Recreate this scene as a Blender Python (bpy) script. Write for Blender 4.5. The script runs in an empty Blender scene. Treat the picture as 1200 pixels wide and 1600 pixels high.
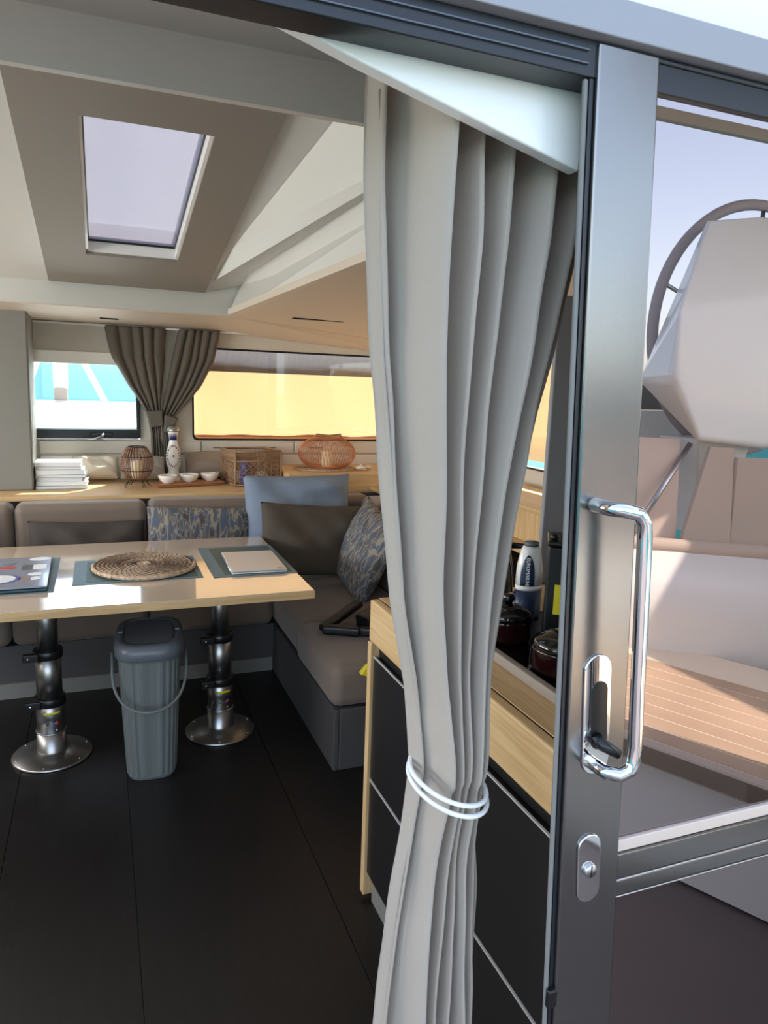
import bpy, math, random
from mathutils import Vector, Matrix
random.seed(7)
PI = math.pi
scene = bpy.context.scene
col = scene.collection

# ------------------------------------------------------------------ camera
cam_d = bpy.data.cameras.new('camera'); cam = bpy.data.objects.new('camera', cam_d); col.objects.link(cam)
cam_d.sensor_fit = 'HORIZONTAL'; cam_d.sensor_width = 36.0; cam_d.lens = 36.0 * 1125 / 1200
cam_d.clip_start = 0.02; cam_d.clip_end = 3000
yaw, pitch, roll = math.radians(21.7), math.radians(10.0), math.radians(-2.05)
fw = Vector((math.sin(yaw) * math.cos(pitch), math.cos(yaw) * math.cos(pitch), -math.sin(pitch)))
rt = Vector((math.cos(yaw), -math.sin(yaw), 0)); dn = fw.cross(rt)
r2 = rt * math.cos(roll) + dn * math.sin(roll); d2 = -rt * math.sin(roll) + dn * math.cos(roll)
cam.matrix_world = Matrix(((r2.x, -d2.x, -fw.x, 0), (r2.y, -d2.y, -fw.y, 0), (r2.z, -d2.z, -fw.z, 1.55), (0, 0, 0, 1)))
scene.camera = cam

# ------------------------------------------------------------------ sky, sun, exposure
SUN = Vector((0.45, 0.8, 1.0)).normalized()
w = bpy.data.worlds.new('sky'); scene.world = w; w.use_nodes = True
nt = w.node_tree; nt.nodes.clear()
sky = nt.nodes.new('ShaderNodeTexSky'); sky.sky_type = 'NISHITA'; sky.sun_disc = False
sky.sun_elevation = math.asin(SUN.z); sky.sun_rotation = math.atan2(SUN.x, SUN.y)
sky.air_density = 1.0; sky.dust_density = 1.5; sky.ozone_density = 1.5
bg = nt.nodes.new('ShaderNodeBackground'); bg.inputs[1].default_value = 0.30
out = nt.nodes.new('ShaderNodeOutputWorld')
hs = nt.nodes.new('ShaderNodeHueSaturation'); hs.inputs['Saturation'].default_value = 0.72
nt.links.new(sky.outputs[0], hs.inputs['Color']); nt.links.new(hs.outputs[0], bg.inputs[0]); nt.links.new(bg.outputs[0], out.inputs[0])
sl = bpy.data.lights.new('sun', 'SUN'); sl.energy = 5.0; sl.angle = 0.009; sl.color = (1.0, 0.93, 0.82)
so = bpy.data.objects.new('sun', sl); col.objects.link(so)
so.rotation_euler = SUN.to_track_quat('Z', 'Y').to_euler()
def added_fill_lamp(name, loc, rot, sx, sy, power, colr):  # area lamp added at a window opening to brighten the cabin, replaces deck bounce
    l = bpy.data.lights.new(name, 'AREA'); l.shape = 'RECTANGLE'; l.size = sx; l.size_y = sy; l.energy = power; l.color = colr
    o = bpy.data.objects.new(name, l); col.objects.link(o); o.location = loc; o.rotation_euler = rot; return o
added_fill_lamp('added_fill_left_windows', (-2.17, 2.95, 1.45), (0, math.radians(-90 - 12), 0), 0.55, 2.6, 23, (1.0, 0.97, 0.92))
vs = scene.view_settings
vs.view_transform = 'Standard'; vs.look = 'None'; vs.gamma = 1.0; vs.use_curve_mapping = False
vs.exposure = 1.35
scene.cycles.max_bounces = 10; scene.cycles.diffuse_bounces = 6; scene.cycles.glossy_bounces = 6
scene.cycles.transparent_max_bounces = 12; scene.cycles.sample_clamp_indirect = 6.0

# ------------------------------------------------------------------ materials
MATS = {}
def S(c):  # sRGB 0-255 -> linear
    return tuple(((v / 255) / 12.92 if v / 255 <= 0.04045 else ((v / 255 + 0.055) / 1.055) ** 2.4) for v in c) + (1.0,)
def mat(name, rgb, rough=0.5, metal=0.0, coat=0.0, spec=0.5, noise=0.0, nscale=8.0, bump=0.0, bscale=200.0, stretch=None, trans=0.0, sheen=0.0):
    if name in MATS: return MATS[name]
    m = bpy.data.materials.new(name); m.use_nodes = True; n = m.node_tree; b = n.nodes['Principled BSDF']
    b.inputs['Base Color'].default_value = S(rgb); b.inputs['Roughness'].default_value = rough; b.inputs['Metallic'].default_value = metal
    b.inputs['Coat Weight'].default_value = coat; b.inputs['Coat Roughness'].default_value = 0.04; b.inputs['Specular IOR Level'].default_value = spec
    b.inputs['Sheen Weight'].default_value = sheen
    tc = n.nodes.new('ShaderNodeTexCoord'); mp = n.nodes.new('ShaderNodeMapping'); n.links.new(tc.outputs['Object'], mp.inputs[0])
    if stretch: mp.inputs['Scale'].default_value = stretch
    nz = n.nodes.new('ShaderNodeTexNoise'); nz.inputs['Scale'].default_value = nscale; nz.inputs['Detail'].default_value = 5
    n.links.new(mp.outputs[0], nz.inputs[0])
    if noise:
        mx = n.nodes.new('ShaderNodeMix'); mx.data_type = 'RGBA'
        c = S(rgb); mx.inputs[6].default_value = tuple(v * (1 - noise) for v in c[:3]) + (1,); mx.inputs[7].default_value = tuple(min(1, v * (1 + noise)) for v in c[:3]) + (1,)
        n.links.new(nz.outputs[0], mx.inputs[0]); n.links.new(mx.outputs[2], b.inputs['Base Color'])
    if bump:
        n2 = n.nodes.new('ShaderNodeTexNoise'); n2.inputs['Scale'].default_value = bscale; n2.inputs['Detail'].default_value = 3
        n.links.new(mp.outputs[0], n2.inputs[0])
        bp = n.nodes.new('ShaderNodeBump'); bp.inputs['Strength'].default_value = bump; bp.inputs['Distance'].default_value = 0.003
        n.links.new(n2.outputs[0], bp.inputs['Height']); n.links.new(bp.outputs[0], b.inputs['Normal'])
    MATS[name] = m; return m
def ramp_mat(name, cols, scale, stretch, rough=0.8, distortion=0.0, detail=2.0, constant=False, coat=0.0):
    if name in MATS: return MATS[name]
    m = bpy.data.materials.new(name); m.use_nodes = True; n = m.node_tree; b = n.nodes['Principled BSDF']
    b.inputs['Roughness'].default_value = rough; b.inputs['Coat Weight'].default_value = coat; b.inputs['Coat Roughness'].default_value = 0.03
    tc = n.nodes.new('ShaderNodeTexCoord'); mp = n.nodes.new('ShaderNodeMapping'); mp.inputs['Scale'].default_value = stretch
    nz = n.nodes.new('ShaderNodeTexNoise'); nz.inputs['Scale'].default_value = scale; nz.inputs['Detail'].default_value = detail; nz.inputs['Distortion'].default_value = distortion
    cr = n.nodes.new('ShaderNodeValToRGB'); e = cr.color_ramp
    if constant: e.interpolation = 'CONSTANT'
    while len(e.elements) < len(cols): e.elements.new(0.5)
    for el, (p, c) in zip(e.elements, cols): el.position = p; el.color = S(c)
    n.links.new(tc.outputs['Object'], mp.inputs[0]); n.links.new(mp.outputs[0], nz.inputs[0]); n.links.new(nz.outputs[0], cr.inputs[0]); n.links.new(cr.outputs[0], b.inputs['Base Color'])
    MATS[name] = m; return m
def glass_mat(name, tint, refl, refl_col=(255, 255, 255), rough=0.0):
    m = bpy.data.materials.new(name); m.use_nodes = True; n = m.node_tree; n.nodes.clear()
    o = n.nodes.new('ShaderNodeOutputMaterial'); mx = n.nodes.new('ShaderNodeMixShader'); t = n.nodes.new('ShaderNodeBsdfTransparent'); g = n.nodes.new('ShaderNodeBsdfGlossy')
    t.inputs[0].default_value = S(tint); g.inputs[0].default_value = S(refl_col); g.inputs['Roughness'].default_value = rough
    mx.inputs[0].default_value = refl
    n.links.new(t.outputs[0], mx.inputs[1]); n.links.new(g.outputs[0], mx.inputs[2]); n.links.new(mx.outputs[0], o.inputs[0])
    MATS[name] = m; return m
def cloth_mat(name, rgb, transl, transp, weave=0.0, wscale=300.0):
    m = bpy.data.materials.new(name); m.use_nodes = True; n = m.node_tree; n.nodes.clear()
    o = n.nodes.new('ShaderNodeOutputMaterial'); d = n.nodes.new('ShaderNodeBsdfDiffuse'); t = n.nodes.new('ShaderNodeBsdfTranslucent'); tr = n.nodes.new('ShaderNodeBsdfTransparent')
    m1 = n.nodes.new('ShaderNodeMixShader'); m2 = n.nodes.new('ShaderNodeMixShader'); m1.inputs[0].default_value = transl; m2.inputs[0].default_value = transp
    for x in (d, t): x.inputs[0].default_value = S(rgb)
    if weave:
        tc = n.nodes.new('ShaderNodeTexCoord'); mp = n.nodes.new('ShaderNodeMapping'); mp.inputs['Scale'].default_value = (1, 1, 0.05)
        nz = n.nodes.new('ShaderNodeTexNoise'); nz.inputs['Scale'].default_value = wscale; mx = n.nodes.new('ShaderNodeMix'); mx.data_type = 'RGBA'
        c = S(rgb); mx.inputs[6].default_value = tuple(v * (1 - weave) for v in c[:3]) + (1,); mx.inputs[7].default_value = tuple(min(1, v * (1 + weave)) for v in c[:3]) + (1,)
        n.links.new(tc.outputs['Object'], mp.inputs[0]); n.links.new(mp.outputs[0], nz.inputs[0]); n.links.new(nz.outputs[0], mx.inputs[0])
        for x in (d, t): n.links.new(mx.outputs[2], x.inputs[0])
    n.links.new(d.outputs[0], m1.inputs[1]); n.links.new(t.outputs[0], m1.inputs[2]); n.links.new(m1.outputs[0], m2.inputs[1]); n.links.new(tr.outputs[0], m2.inputs[2]); n.links.new(m2.outputs[0], o.inputs[0])
    MATS[name] = m; return m

M_liner = mat('liner_white', (205, 203, 196), 0.45, noise=0.02, nscale=3)
M_panelgrey = mat('liner_taupe', (136, 129, 120), 0.55)
M_wall = mat('wall_cream', (222, 216, 204), 0.4)
M_soffit = mat('soffit_beige', (205, 192, 176), 0.5)
M_pillar = mat('pillar_grey', (126, 124, 118), 0.6)
M_white = mat('gelcoat_white', (236, 234, 228), 0.3, coat=0.3)
M_floor = ramp_mat('floor_dark_wood', [(0.3, (17, 15, 15)), (0.7, (27, 24, 23))], 6.0, (18, 1.2, 1), 0.42, 0.5)
M_oak = ramp_mat('light_oak', [(0.3, (196, 160, 112)), (0.5, (210, 176, 128)), (0.75, (222, 192, 146))], 3.0, (1.2, 22, 22), 0.45, 0.6, 4)
M_oak_y = ramp_mat('light_oak_length', [(0.3, (192, 156, 108)), (0.5, (208, 173, 125)), (0.75, (220, 189, 143))], 3.0, (22, 1.2, 22), 0.45, 0.6, 4)
M_oak_z = ramp_mat('light_oak_upright', [(0.3, (192, 156, 108)), (0.5, (208, 173, 125)), (0.75, (220, 189, 143))], 3.0, (22, 22, 1.2), 0.45, 0.6, 4)
M_laminate = mat('table_laminate', (208, 188, 168), 0.12, coat=1.0, spec=0.7)
M_black = mat('cabinet_black', (30, 28, 29), 0.35, noise=0.1, nscale=20)
M_blackmat = mat('black_plastic', (18, 18, 19), 0.35)
M_blackgloss = mat('black_gloss', (10, 10, 11), 0.06, coat=0.5)
M_alu = mat('satin_aluminium', (190, 190, 190), 0.3, 1.0)
M_steel = mat('brushed_steel', (175, 173, 170), 0.34, 1.0, bump=0.04, bscale=60, stretch=(1, 1, 30))
M_chrome = mat('chrome', (225, 225, 225), 0.05, 1.0)
M_stile = mat('door_anodised', (130, 128, 126), 0.22, 0.95, bump=0.02, bscale=90)
M_frame = mat('door_frame_dark', (38, 40, 44), 0.3, 0.3)
M_sofa = mat('sofa_taupe', (120, 105, 93), 0.75, noise=0.06, nscale=4, bump=0.25, bscale=350, sheen=0.2)
M_sofabase = mat('sofa_base_grey', (74, 72, 72), 0.6)
M_curtain = mat('curtain_linen', (168, 156, 144), 0.85, noise=0.03, bump=0.2, bscale=500, sheen=0.2)
M_curtaindark = mat('window_curtain_grey', (104, 97, 89), 0.85, noise=0.08, nscale=6, bump=0.2, bscale=400)
M_pgrey = mat('pillow_charcoal', (66, 59, 54), 0.85, bump=0.3, bscale=300)
M_pdark = mat('pillow_brown_grey', (78, 70, 60), 0.85, bump=0.25, bscale=300)
M_pblue = mat('pillow_blue', (124, 138, 158), 0.8, bump=0.2, bscale=300, noise=0.03)
M_camo = ramp_mat('leaf_print', [(0.0, (80, 90, 108)), (0.38, (104, 97, 90)), (0.45, (142, 135, 125)), (0.53, (82, 92, 110)), (0.59, (126, 119, 110)), (0.64, (76, 72, 72))], 13.0, (3.0, 0.9, 1.0), 0.85, 0.25, 1.0, True)
M_mat = mat('placemat_teal', (96, 122, 132), 0.5)
M_matdark = mat('placemat_green', (58, 84, 84), 0.5)
M_seagrass = ramp_mat('seagrass', [(0.35, (168, 142, 116)), (0.6, (206, 182, 156))], 60.0, (1, 1, 1), 0.8)
M_seagrassdark = mat('seagrass_stitch', (74, 60, 52), 0.8)
M_bin = mat('bin_plastic', (106, 112, 111), 0.4)
M_binlid = mat('bin_lid_plastic', (92, 98, 106), 0.35)
M_rattan = mat('rattan', (156, 124, 96), 0.6, noise=0.15, nscale=40)
M_rattanred = mat('rattan_orange', (206, 138, 96), 0.55, noise=0.1, nscale=40)
M_bamboo = mat('bamboo_brown', (146, 110, 88), 0.55, noise=0.15, nscale=40)
M_darkwire = mat('dark_wire', (46, 38, 34), 0.5, 0.5)
M_ceramic = mat('white_ceramic', (240, 236, 230), 0.2, coat=0.4)
M_cobalt = mat('cobalt_glaze', (38, 40, 110), 0.2, coat=0.4)
M_tray = mat('tray_wood', (176, 122, 84), 0.5, noise=0.1, nscale=30)
M_pages = mat('paper_pages', (226, 228, 228), 0.7, noise=0.08, nscale=60, stretch=(1, 1, 40))
M_cover = mat('book_cover_white', (232, 236, 240), 0.35)
M_coverb = mat('book_cover_bluegrey', (104, 122, 138), 0.4)
M_candle = mat('candle_wax', (244, 226, 190), 0.5)
M_blueglass = mat('blue_plastic', (70, 96, 200), 0.3)
M_yellow = mat('yellow_plastic', (222, 206, 40), 0.4)
M_navy = mat('navy_label', (40, 54, 80), 0.3)
M_tablet = mat('tablet_silver', (214, 208, 202), 0.35, 0.2)
M_laptop = mat('laptop_lid', (150, 156, 176), 0.18, 0.3, coat=0.4)
M_laptopedge = mat('laptop_edge', (40, 70, 78), 0.4)
M_red = mat('red_print', (190, 70, 70), 0.4)
M_purple = mat('purple_print', (96, 92, 170), 0.4)
M_darkprint = mat('dark_print', (70, 70, 72), 0.4)
M_cord = mat('white_cord', (238, 238, 236), 0.5)
M_seal = mat('grey_seal', (122, 120, 116), 0.7)
M_partition = mat('partition_grey', (146, 146, 150), 0.6)
M_teak = ramp_mat('teak', [(0.3, (184, 158, 132)), (0.7, (202, 176, 148))], 4.0, (1, 1, 1), 0.6)
M_caulk = mat('teak_caulk', (236, 222, 200), 0.6)
M_deckfloor = mat('cockpit_sole', (118, 106, 100), 0.5, noise=0.05)
M_canvas = mat('canvas_beige', (196, 180, 164), 0.8)
M_smoked = glass_mat('smoked_glass', (60, 56, 58), 0.36, (240, 226, 224))
M_clear = glass_mat('clear_glass', (245, 250, 250), 0.05)
M_orange = cloth_mat('orange_sunshade', (238, 212, 178), 0.5, 0.04, 0.05, 260)
M_meshgrey = cloth_mat('grey_mesh_blind', (158, 150, 152), 0.5, 0.06, 0.25, 420)
M_hatchmesh = cloth_mat('hatch_mesh', (166, 160, 168), 0.55, 0.16, 0.12, 500)
M_sea = mat('sea_turquoise', (20, 98, 106), 0.7, spec=0.1, noise=0.25, nscale=1.2, stretch=(0.3, 1.2, 1), bump=0.6, bscale=3)

# ------------------------------------------------------------------ mesh helpers
class MB:
    def __init__(s): s.v = []; s.f = []
    def add(s, vs, fs):
        o = len(s.v); s.v += [tuple(p) for p in vs]; s.f += [tuple(i + o for i in f) for f in fs]; return s
    def box(s, x0, x1, y0, y1, z0, z1):
        return s.add([(x0, y0, z0), (x1, y0, z0), (x1, y1, z0), (x0, y1, z0), (x0, y0, z1), (x1, y0, z1), (x1, y1, z1), (x0, y1, z1)],
                     [(0, 3, 2, 1), (4, 5, 6, 7), (0, 1, 5, 4), (1, 2, 6, 5), (2, 3, 7, 6), (3, 0, 4, 7)])
    def hexa(s, p):  # 8 points: bottom loop 4, top loop 4
        return s.add(p, [(0, 3, 2, 1), (4, 5, 6, 7), (0, 1, 5, 4), (1, 2, 6, 5), (2, 3, 7, 6), (3, 0, 4, 7)])
    def prism(s, poly, d):  # poly list of 3d points, extruded along vector d
        n = len(poly); d = Vector(d)
        vs = [Vector(p) for p in poly] + [Vector(p) + d for p in poly]
        return s.add(vs, [tuple(range(n - 1, -1, -1)), tuple(range(n, 2 * n))] + [(i, (i + 1) % n, n + (i + 1) % n, n + i) for i in range(n)])
    def tube(s, pts, r, n=8, closed=False, taper=None):
        pts = [Vector(p) for p in pts]; m = len(pts); rings = []; up = None
        for i, p in enumerate(pts):
            if closed: t = pts[(i + 1) % m] - pts[i - 1]
            else: t = pts[min(i + 1, m - 1)] - pts[max(i - 1, 0)]
            t.normalize()
            if up is None: up = Vector((0, 0, 1)) if abs(t.z) < 0.9 else Vector((1, 0, 0))
            a = (up - t * up.dot(t)); a.normalize(); b = t.cross(a); up = a
            rr = r if taper is None else r * taper[i]
            rings.append([p + a * math.cos(2 * PI * k / n) * rr + b * math.sin(2 * PI * k / n) * rr for k in range(n)])
        vs = [q for g in rings for q in g]; fs = []
        for i in range(m if closed else m - 1):
            j = (i + 1) % m
            for k in range(n): fs.append((i * n + k, i * n + (k + 1) % n, j * n + (k + 1) % n, j * n + k))
        if not closed: fs += [tuple(range(n - 1, -1, -1)), tuple((m - 1) * n + k for k in range(n))]
        return s.add(vs, fs)
    def lathe(s, prof, n=32, c=(0, 0, 0), sx=1.0, sy=1.0):  # prof [(r,z)], closed at ends if r>0
        vs = []; fs = []
        for r, z in prof:
            for k in range(n): a = 2 * PI * k / n; vs.append((c[0] + r * sx * math.cos(a), c[1] + r * sy * math.sin(a), c[2] + z))
        for i in range(len(prof) - 1):
            for k in range(n): fs.append((i * n + k, i * n + (k + 1) % n, (i + 1) * n + (k + 1) % n, (i + 1) * n + k))
        fs += [tuple(range(n - 1, -1, -1)), tuple((len(prof) - 1) * n + k for k in range(n))]
        return s.add(vs, fs)
    def grid(s, rows):
        m = len(rows[0]); vs = [p for r in rows for p in r]; fs = []
        for i in range(len(rows) - 1):
            for k in range(m - 1): fs.append((i * m + k, i * m + k + 1, (i + 1) * m + k + 1, (i + 1) * m + k))
        return s.add(vs, fs)
    def build(s, name, m, parent=None, smooth=False, bevel=0.0, seg=2, solid=0.0, subsurf=0, M=None):
        me = bpy.data.meshes.new(name); me.from_pydata([tuple(v) for v in s.v], [], s.f); me.update()
        import bmesh
        bm = bmesh.new(); bm.from_mesh(me); bmesh.ops.recalc_face_normals(bm, faces=bm.faces); bm.to_mesh(me); bm.free()
        if smooth:
            for p in me.polygons: p.use_smooth = True
        o = bpy.data.objects.new(name, me); col.objects.link(o)
        if m: me.materials.append(m)
        if parent: o.parent = parent
        if M is not None: o.matrix_basis = M
        if bevel:
            b = o.modifiers.new('bevel', 'BEVEL'); b.width = bevel; b.segments = seg; b.limit_method = 'ANGLE'; b.angle_limit = 0.7
            for p in me.polygons: p.use_smooth = True
            wn = o.modifiers.new('normals', 'WEIGHTED_NORMAL'); wn.keep_sharp = False
        if solid:
            q = o.modifiers.new('thickness', 'SOLIDIFY'); q.thickness = solid; q.offset = 0
        if subsurf:
            q = o.modifiers.new('smooth', 'SUBSURF'); q.levels = subsurf; q.render_levels = subsurf
        return o
def box(name, m, x0, x1, y0, y1, z0, z1, parent=None, bevel=0.0, seg=2, M=None):
    return MB().box(x0, x1, y0, y1, z0, z1).build(name, m, parent, bevel=bevel, seg=seg, M=M)
def tag(o, label, cat, group=None, kind=None):
    o['label'] = label; o['category'] = cat
    if group: o['group'] = group
    if kind: o['kind'] = kind
    return o
def empty(name, loc, label=None, cat=None, group=None, rz=0.0):
    o = bpy.data.objects.new(name, None); col.objects.link(o); o.location = loc; o.rotation_euler = (0, 0, rz); o.empty_display_size = 0.05
    if label: tag(o, label, cat, group)
    return o
def struct(o, label=None):
    o['kind'] = 'structure'
    if label: o['label'] = label
    return o
def text_mesh(name, body, size, m, parent, M, extrude=0.0006):
    cu = bpy.data.curves.new(name, 'FONT'); cu.body = body; cu.size = size; cu.extrude = extrude; cu.align_x = 'CENTER'; cu.align_y = 'CENTER'
    t = bpy.data.objects.new(name + '_curve', cu); col.objects.link(t)
    me = bpy.data.meshes.new_from_object(t.evaluated_get(bpy.context.evaluated_depsgraph_get()))
    bpy.data.objects.remove(t); bpy.data.curves.remove(cu)
    o = bpy.data.objects.new(name, me); me.materials.clear(); me.materials.append(m); col.objects.link(o); o.parent = parent; o.matrix_basis = M
    return o
def lerp(a, b, t): return a + (b - a) * t
def interp(tab, x):
    if x <= tab[0][0]: return tab[0][1]
    for (a, b), (c, d) in zip(tab, tab[1:]):
        if x <= c: return lerp(b, d, (x - a) / (c - a))
    return tab[-1][1]
def smoothn(x, y, seed=0):
    return math.sin(3.1 * x + 1.7 * y + seed) * 0.5 + math.sin(-2.3 * x + 4.1 * y + 2.1 * seed) * 0.3 + math.sin(7.3 * x + 2.9 * y + 1.3 * seed) * 0.2
def basis(c, xd, yd):
    x = Vector(xd).normalized(); y = Vector(yd); y = (y - x * y.dot(x)).normalized(); z = x.cross(y)
    return Matrix(((x.x, y.x, z.x, c[0]), (x.y, y.y, z.y, c[1]), (x.z, y.z, z.z, c[2]), (0, 0, 0, 1)))

# ================================================================== THE ROOM SHELL
# floor: dark boards with seams
flo = struct(MB().box(-2.3, 2.3, 0.70, 4.95, -0.06, -0.006).build('floor', M_black), 'dark wood laminate cabin floor')
seams = [-2.3, -1.42, -0.87, -0.33, 0.058, 0.62, 1.2, 2.3]
for a, b in zip(seams, seams[1:]):
    box('floor_board', M_floor, a + 0.0012, b - 0.0012, 0.70, 4.95, -0.03, 0.0, flo, 0.0008, 1)

# front wall with two window openings
WY = 4.90
wf = MB()
Z1 = (1.155, 1.76); XA = (-0.62, 0.243); XB = (0.575, 2.08); ZB = (1.150, 1.745)
wf.box(-2.2, 2.3, WY, WY + 0.05, 0.0, 1.15)
wf.box(-2.2, 2.3, WY, WY + 0.05, Z1[1], 2.3)
wf.box(-2.2, XA[0], WY, WY + 0.05, 1.15, 1.76); wf.box(XA[1], XB[0], WY, WY + 0.05, 1.15, 1.76); wf.box(XB[1], 2.3, WY, WY + 0.05, 1.15, 1.76)
wf.box(XB[0], XB[1], WY, WY + 0.05, 1.745, 1.76)
wfo = struct(wf.build('wall_front', M_wall), 'cream front wall with two windows')
# lower moulded lining panels of the front wall
for a, b in ((-0.35, 0.33), (0.34, 0.62), (0.63, 1.25), (1.26, 2.05)):
    box('lining_panel', M_wall, a, b, WY - 0.02, WY, 1.06, 1.14, wfo, 0.006)
for a, b in ((-0.35, 0.62), (0.63, 2.05)):
    box('lining_panel', M_white, a, b, WY - 0.028, WY, 0.90, 1.05, wfo, 0.01)
for a in (0.70, 1.02, 1.36):
    box('air_vent', M_pillar, a, a + 0.10, WY - 0.024, WY - 0.018, 1.095, 1.103, wfo)

# side walls, right one with a window behind the galley
wr = MB()
wr.box(2.2, 2.25, 0.75, 4.95, 0, 1.13); wr.box(2.2, 2.25, 0.75, 4.95, 1.74, 2.3); wr.box(2.2, 2.25, 0.75, 2.7, 1.13, 1.74); wr.box(2.2, 2.25, 4.55, 4.95, 1.13, 1.74)
struct(wr.build('wall_right', M_wall), 'cream starboard cabin wall')
wl = MB(); wl.box(-2.25, -2.2, 0.75, 4.95, 0, 1.15); wl.box(-2.25, -2.2, 0.75, 4.95, 1.74, 2.4); wl.box(-2.25, -2.2, 0.75, 1.6, 1.15, 1.74); wl.box(-2.25, -2.2, 4.3, 4.95, 1.15, 1.74)
struct(wl.build('wall_left', M_wall), 'cream port cabin wall')
# aft bulkhead left of the doorway (outside the frame)
struct(box('wall_back', M_white, -2.25, -1.25, 0.75, 0.85, 0, 2.3), 'white aft bulkhead beside the doorway')

# ceiling -----------------------------------------------------------
def rz(y): return 2.010 + 0.1815 * (4.0 - y)
ce = empty('ceiling', (0, 0, 0)); struct(ce, 'off-white moulded ceiling lining with skylight')
def slab(name, m, pts, d=(0, 0, 0.03), parent=ce): return MB().prism(pts, d).build(name, m, parent)
# lining left of the taupe panel
slab('lining_panel', M_liner, [(-2.2, 1.5, rz(1.5)), (-0.21, 1.5, rz(1.5)), (-0.21, 4.06, rz(4.06)), (-2.2, 4.06, rz(4.06))])
# strip right of the taupe panel, up to the crease
def crease(y): return lerp(0.68, 0.55, (y - 2.25) / (3.53 - 2.25))
slab('lining_panel', M_liner, [(0.54, 1.5, rz(1.5)), (crease(1.5), 1.5, rz(1.5)), (crease(3.53), 3.53, rz(3.53)), (0.54, 3.65, rz(3.65))])
# sloping panel B, band C, soffit D on the right
def L2(t): return Vector((lerp(0.813, 0.737, t), lerp(2.274, 4.0, t), lerp(2.10, 2.052, t)))
def L3(t): return Vector((lerp(0.829, 0.664, t), lerp(2.30, 3.97, t), lerp(1.95, 1.892, t)))
t0 = -0.5
slab('lining_panel', M_liner, [(crease(1.5), 1.5, rz(1.5)), (crease(3.53), 3.53, rz(3.53)), (0.54, 3.65, rz(3.65)), (0.54, 4.06, rz(4.06)), L2(1.03), L2(t0)])
slab('lining_panel', M_liner, [L2(t0), L2(1.03), L3(1.03), L3(t0)], (0.03, 0, 0))
slab('soffit_panel', M_soffit, [L3(t0), L3(1.03), (0.70, 4.06, 1.885), (1.62, 4.45, 1.84), (2.25, 4.45, 1.84), (2.25, L3(t0).y, 1.95)])
# taupe roof panel with skylight opening
hx0, hx1, hy0, hy1 = -0.032, 0.358, 2.42, 3.59
for x0, x1, y0, y1 in ((-0.21, hx0, 2.1, 4.02), (hx1, 0.54, 2.1, 4.02), (hx0, hx1, 2.1, hy0), (hx0, hx1, hy1, 4.02)):
    slab('skylight_surround', M_panelgrey, [(x0, y0, rz(y0) - 0.012), (x1, y0, rz(y0) - 0.012), (x1, y1, rz(y1) - 0.012), (x0, y1, rz(y1) - 0.012)], (0, 0, 0.05))
# front band and soffit above the windows
slab('lining_panel', M_liner, [(-2.2, 4.06, 1.890), (0.70, 4.06, 1.890), (0.86, 4.06, 1.93), (0.86, 4.06, 2.06), (0.72, 4.06, 2.06), (0.54, 4.06, 2.02), (-2.2, 4.06, 2.05)], (0, 0.03, 0))
slab('soffit_panel', M_soffit, [(-2.2, 4.066, 1.884), (0.70, 4.066, 1.884), (0.70, 4.93, 1.855), (-2.2, 4.93, 1.855)])
slab('soffit_panel', M_soffit, [(0.70, 4.06, 1.885), (1.62, 4.45, 1.838), (2.25, 4.6, 1.80), (2.25, 4.93, 1.75), (0.70, 4.93, 1.855)])
# transverse beam near the door and flat ceiling aft of it
slab('beam', M_liner, [(-2.2, 1.5, 2.070), (2.2, 1.5, 2.078), (2.2, 1.5, 2.22), (-2.2, 1.5, 2.16)], (0, 0.02, 0))
slab('lining_panel', M_liner, [(-2.2, 0.80, 2.165), (2.2, 0.80, 2.19), (2.2, 1.52, 2.19), (-2.2, 1.52, 2.155)])
for x0, x1, y0, y1 in ((-2.3, -0.10, 1.55, 5.0), (0.42, 2.3, 1.55, 5.0), (-0.10, 0.42, 1.55, 2.36), (-0.10, 0.42, 3.66, 5.0)):
    slab('roof_skin', M_white, [(x0, y0, rz(y0) + 0.13), (x1, y0, rz(y0) + 0.13), (x1, y1, rz(y1) + 0.13), (x0, y1, rz(y1) + 0.13)], (0, 0, 0.02))
# reading light slots in the soffit
for x, y, z in ((0.02, 4.5, 1.868), (1.20, 4.42, 1.855)):
    box('ceiling_light_slot', M_blackmat if x < 0.5 else M_white, x, x + 0.10, y, y + 0.03, z - 0.006, z + 0.004, ce, 0.002)
box('dark_slot', M_blackmat, 0.98, 1.26, 3.86, 3.90, 1.880, 1.886, ce)

# skylight: frame, black seal, pane, mesh
sk = struct(empty('window_3', (0, 0, 0)), 'framed skylight hatch with a fine mesh screen')
def ring(name, m, x0, x1, y0, y1, wd, dz0, dz1, parent):
    b = MB()
    for a0, a1, c0, c1 in ((x0, x0 + wd, y0, y1), (x1 - wd, x1, y0, y1), (x0 + wd, x1 - wd, y0, y0 + wd), (x0 + wd, x1 - wd, y1 - wd, y1)):
        b.hexa([(a0, c0, rz(c0) + dz0), (a1, c0, rz(c0) + dz0), (a1, c1, rz(c1) + dz0), (a0, c1, rz(c1) + dz0), (a0, c0, rz(c0) + dz1), (a1, c0, rz(c0) + dz1), (a1, c1, rz(c1) + dz1), (a0, c1, rz(c1) + dz1)])
    return b.build(name, m, parent)
ring('hatch_frame', M_white, hx0, hx1, hy0, hy1, 0.010, 0.0, 0.10, sk)
ring('hatch_seal', M_blackmat, hx0 + 0.010, hx1 - 0.010, hy0 + 0.010, hy1 - 0.010, 0.005, 0.042, 0.050, sk)
MB().prism([(hx0, hy0, rz(hy0) + 0.052), (hx1, hy0, rz(hy0) + 0.052), (hx1, hy1, rz(hy1) + 0.052), (hx0, hy1, rz(hy1) + 0.052)], (0, 0, 0.002)).build('mesh_screen', M_hatchmesh, sk)
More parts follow.
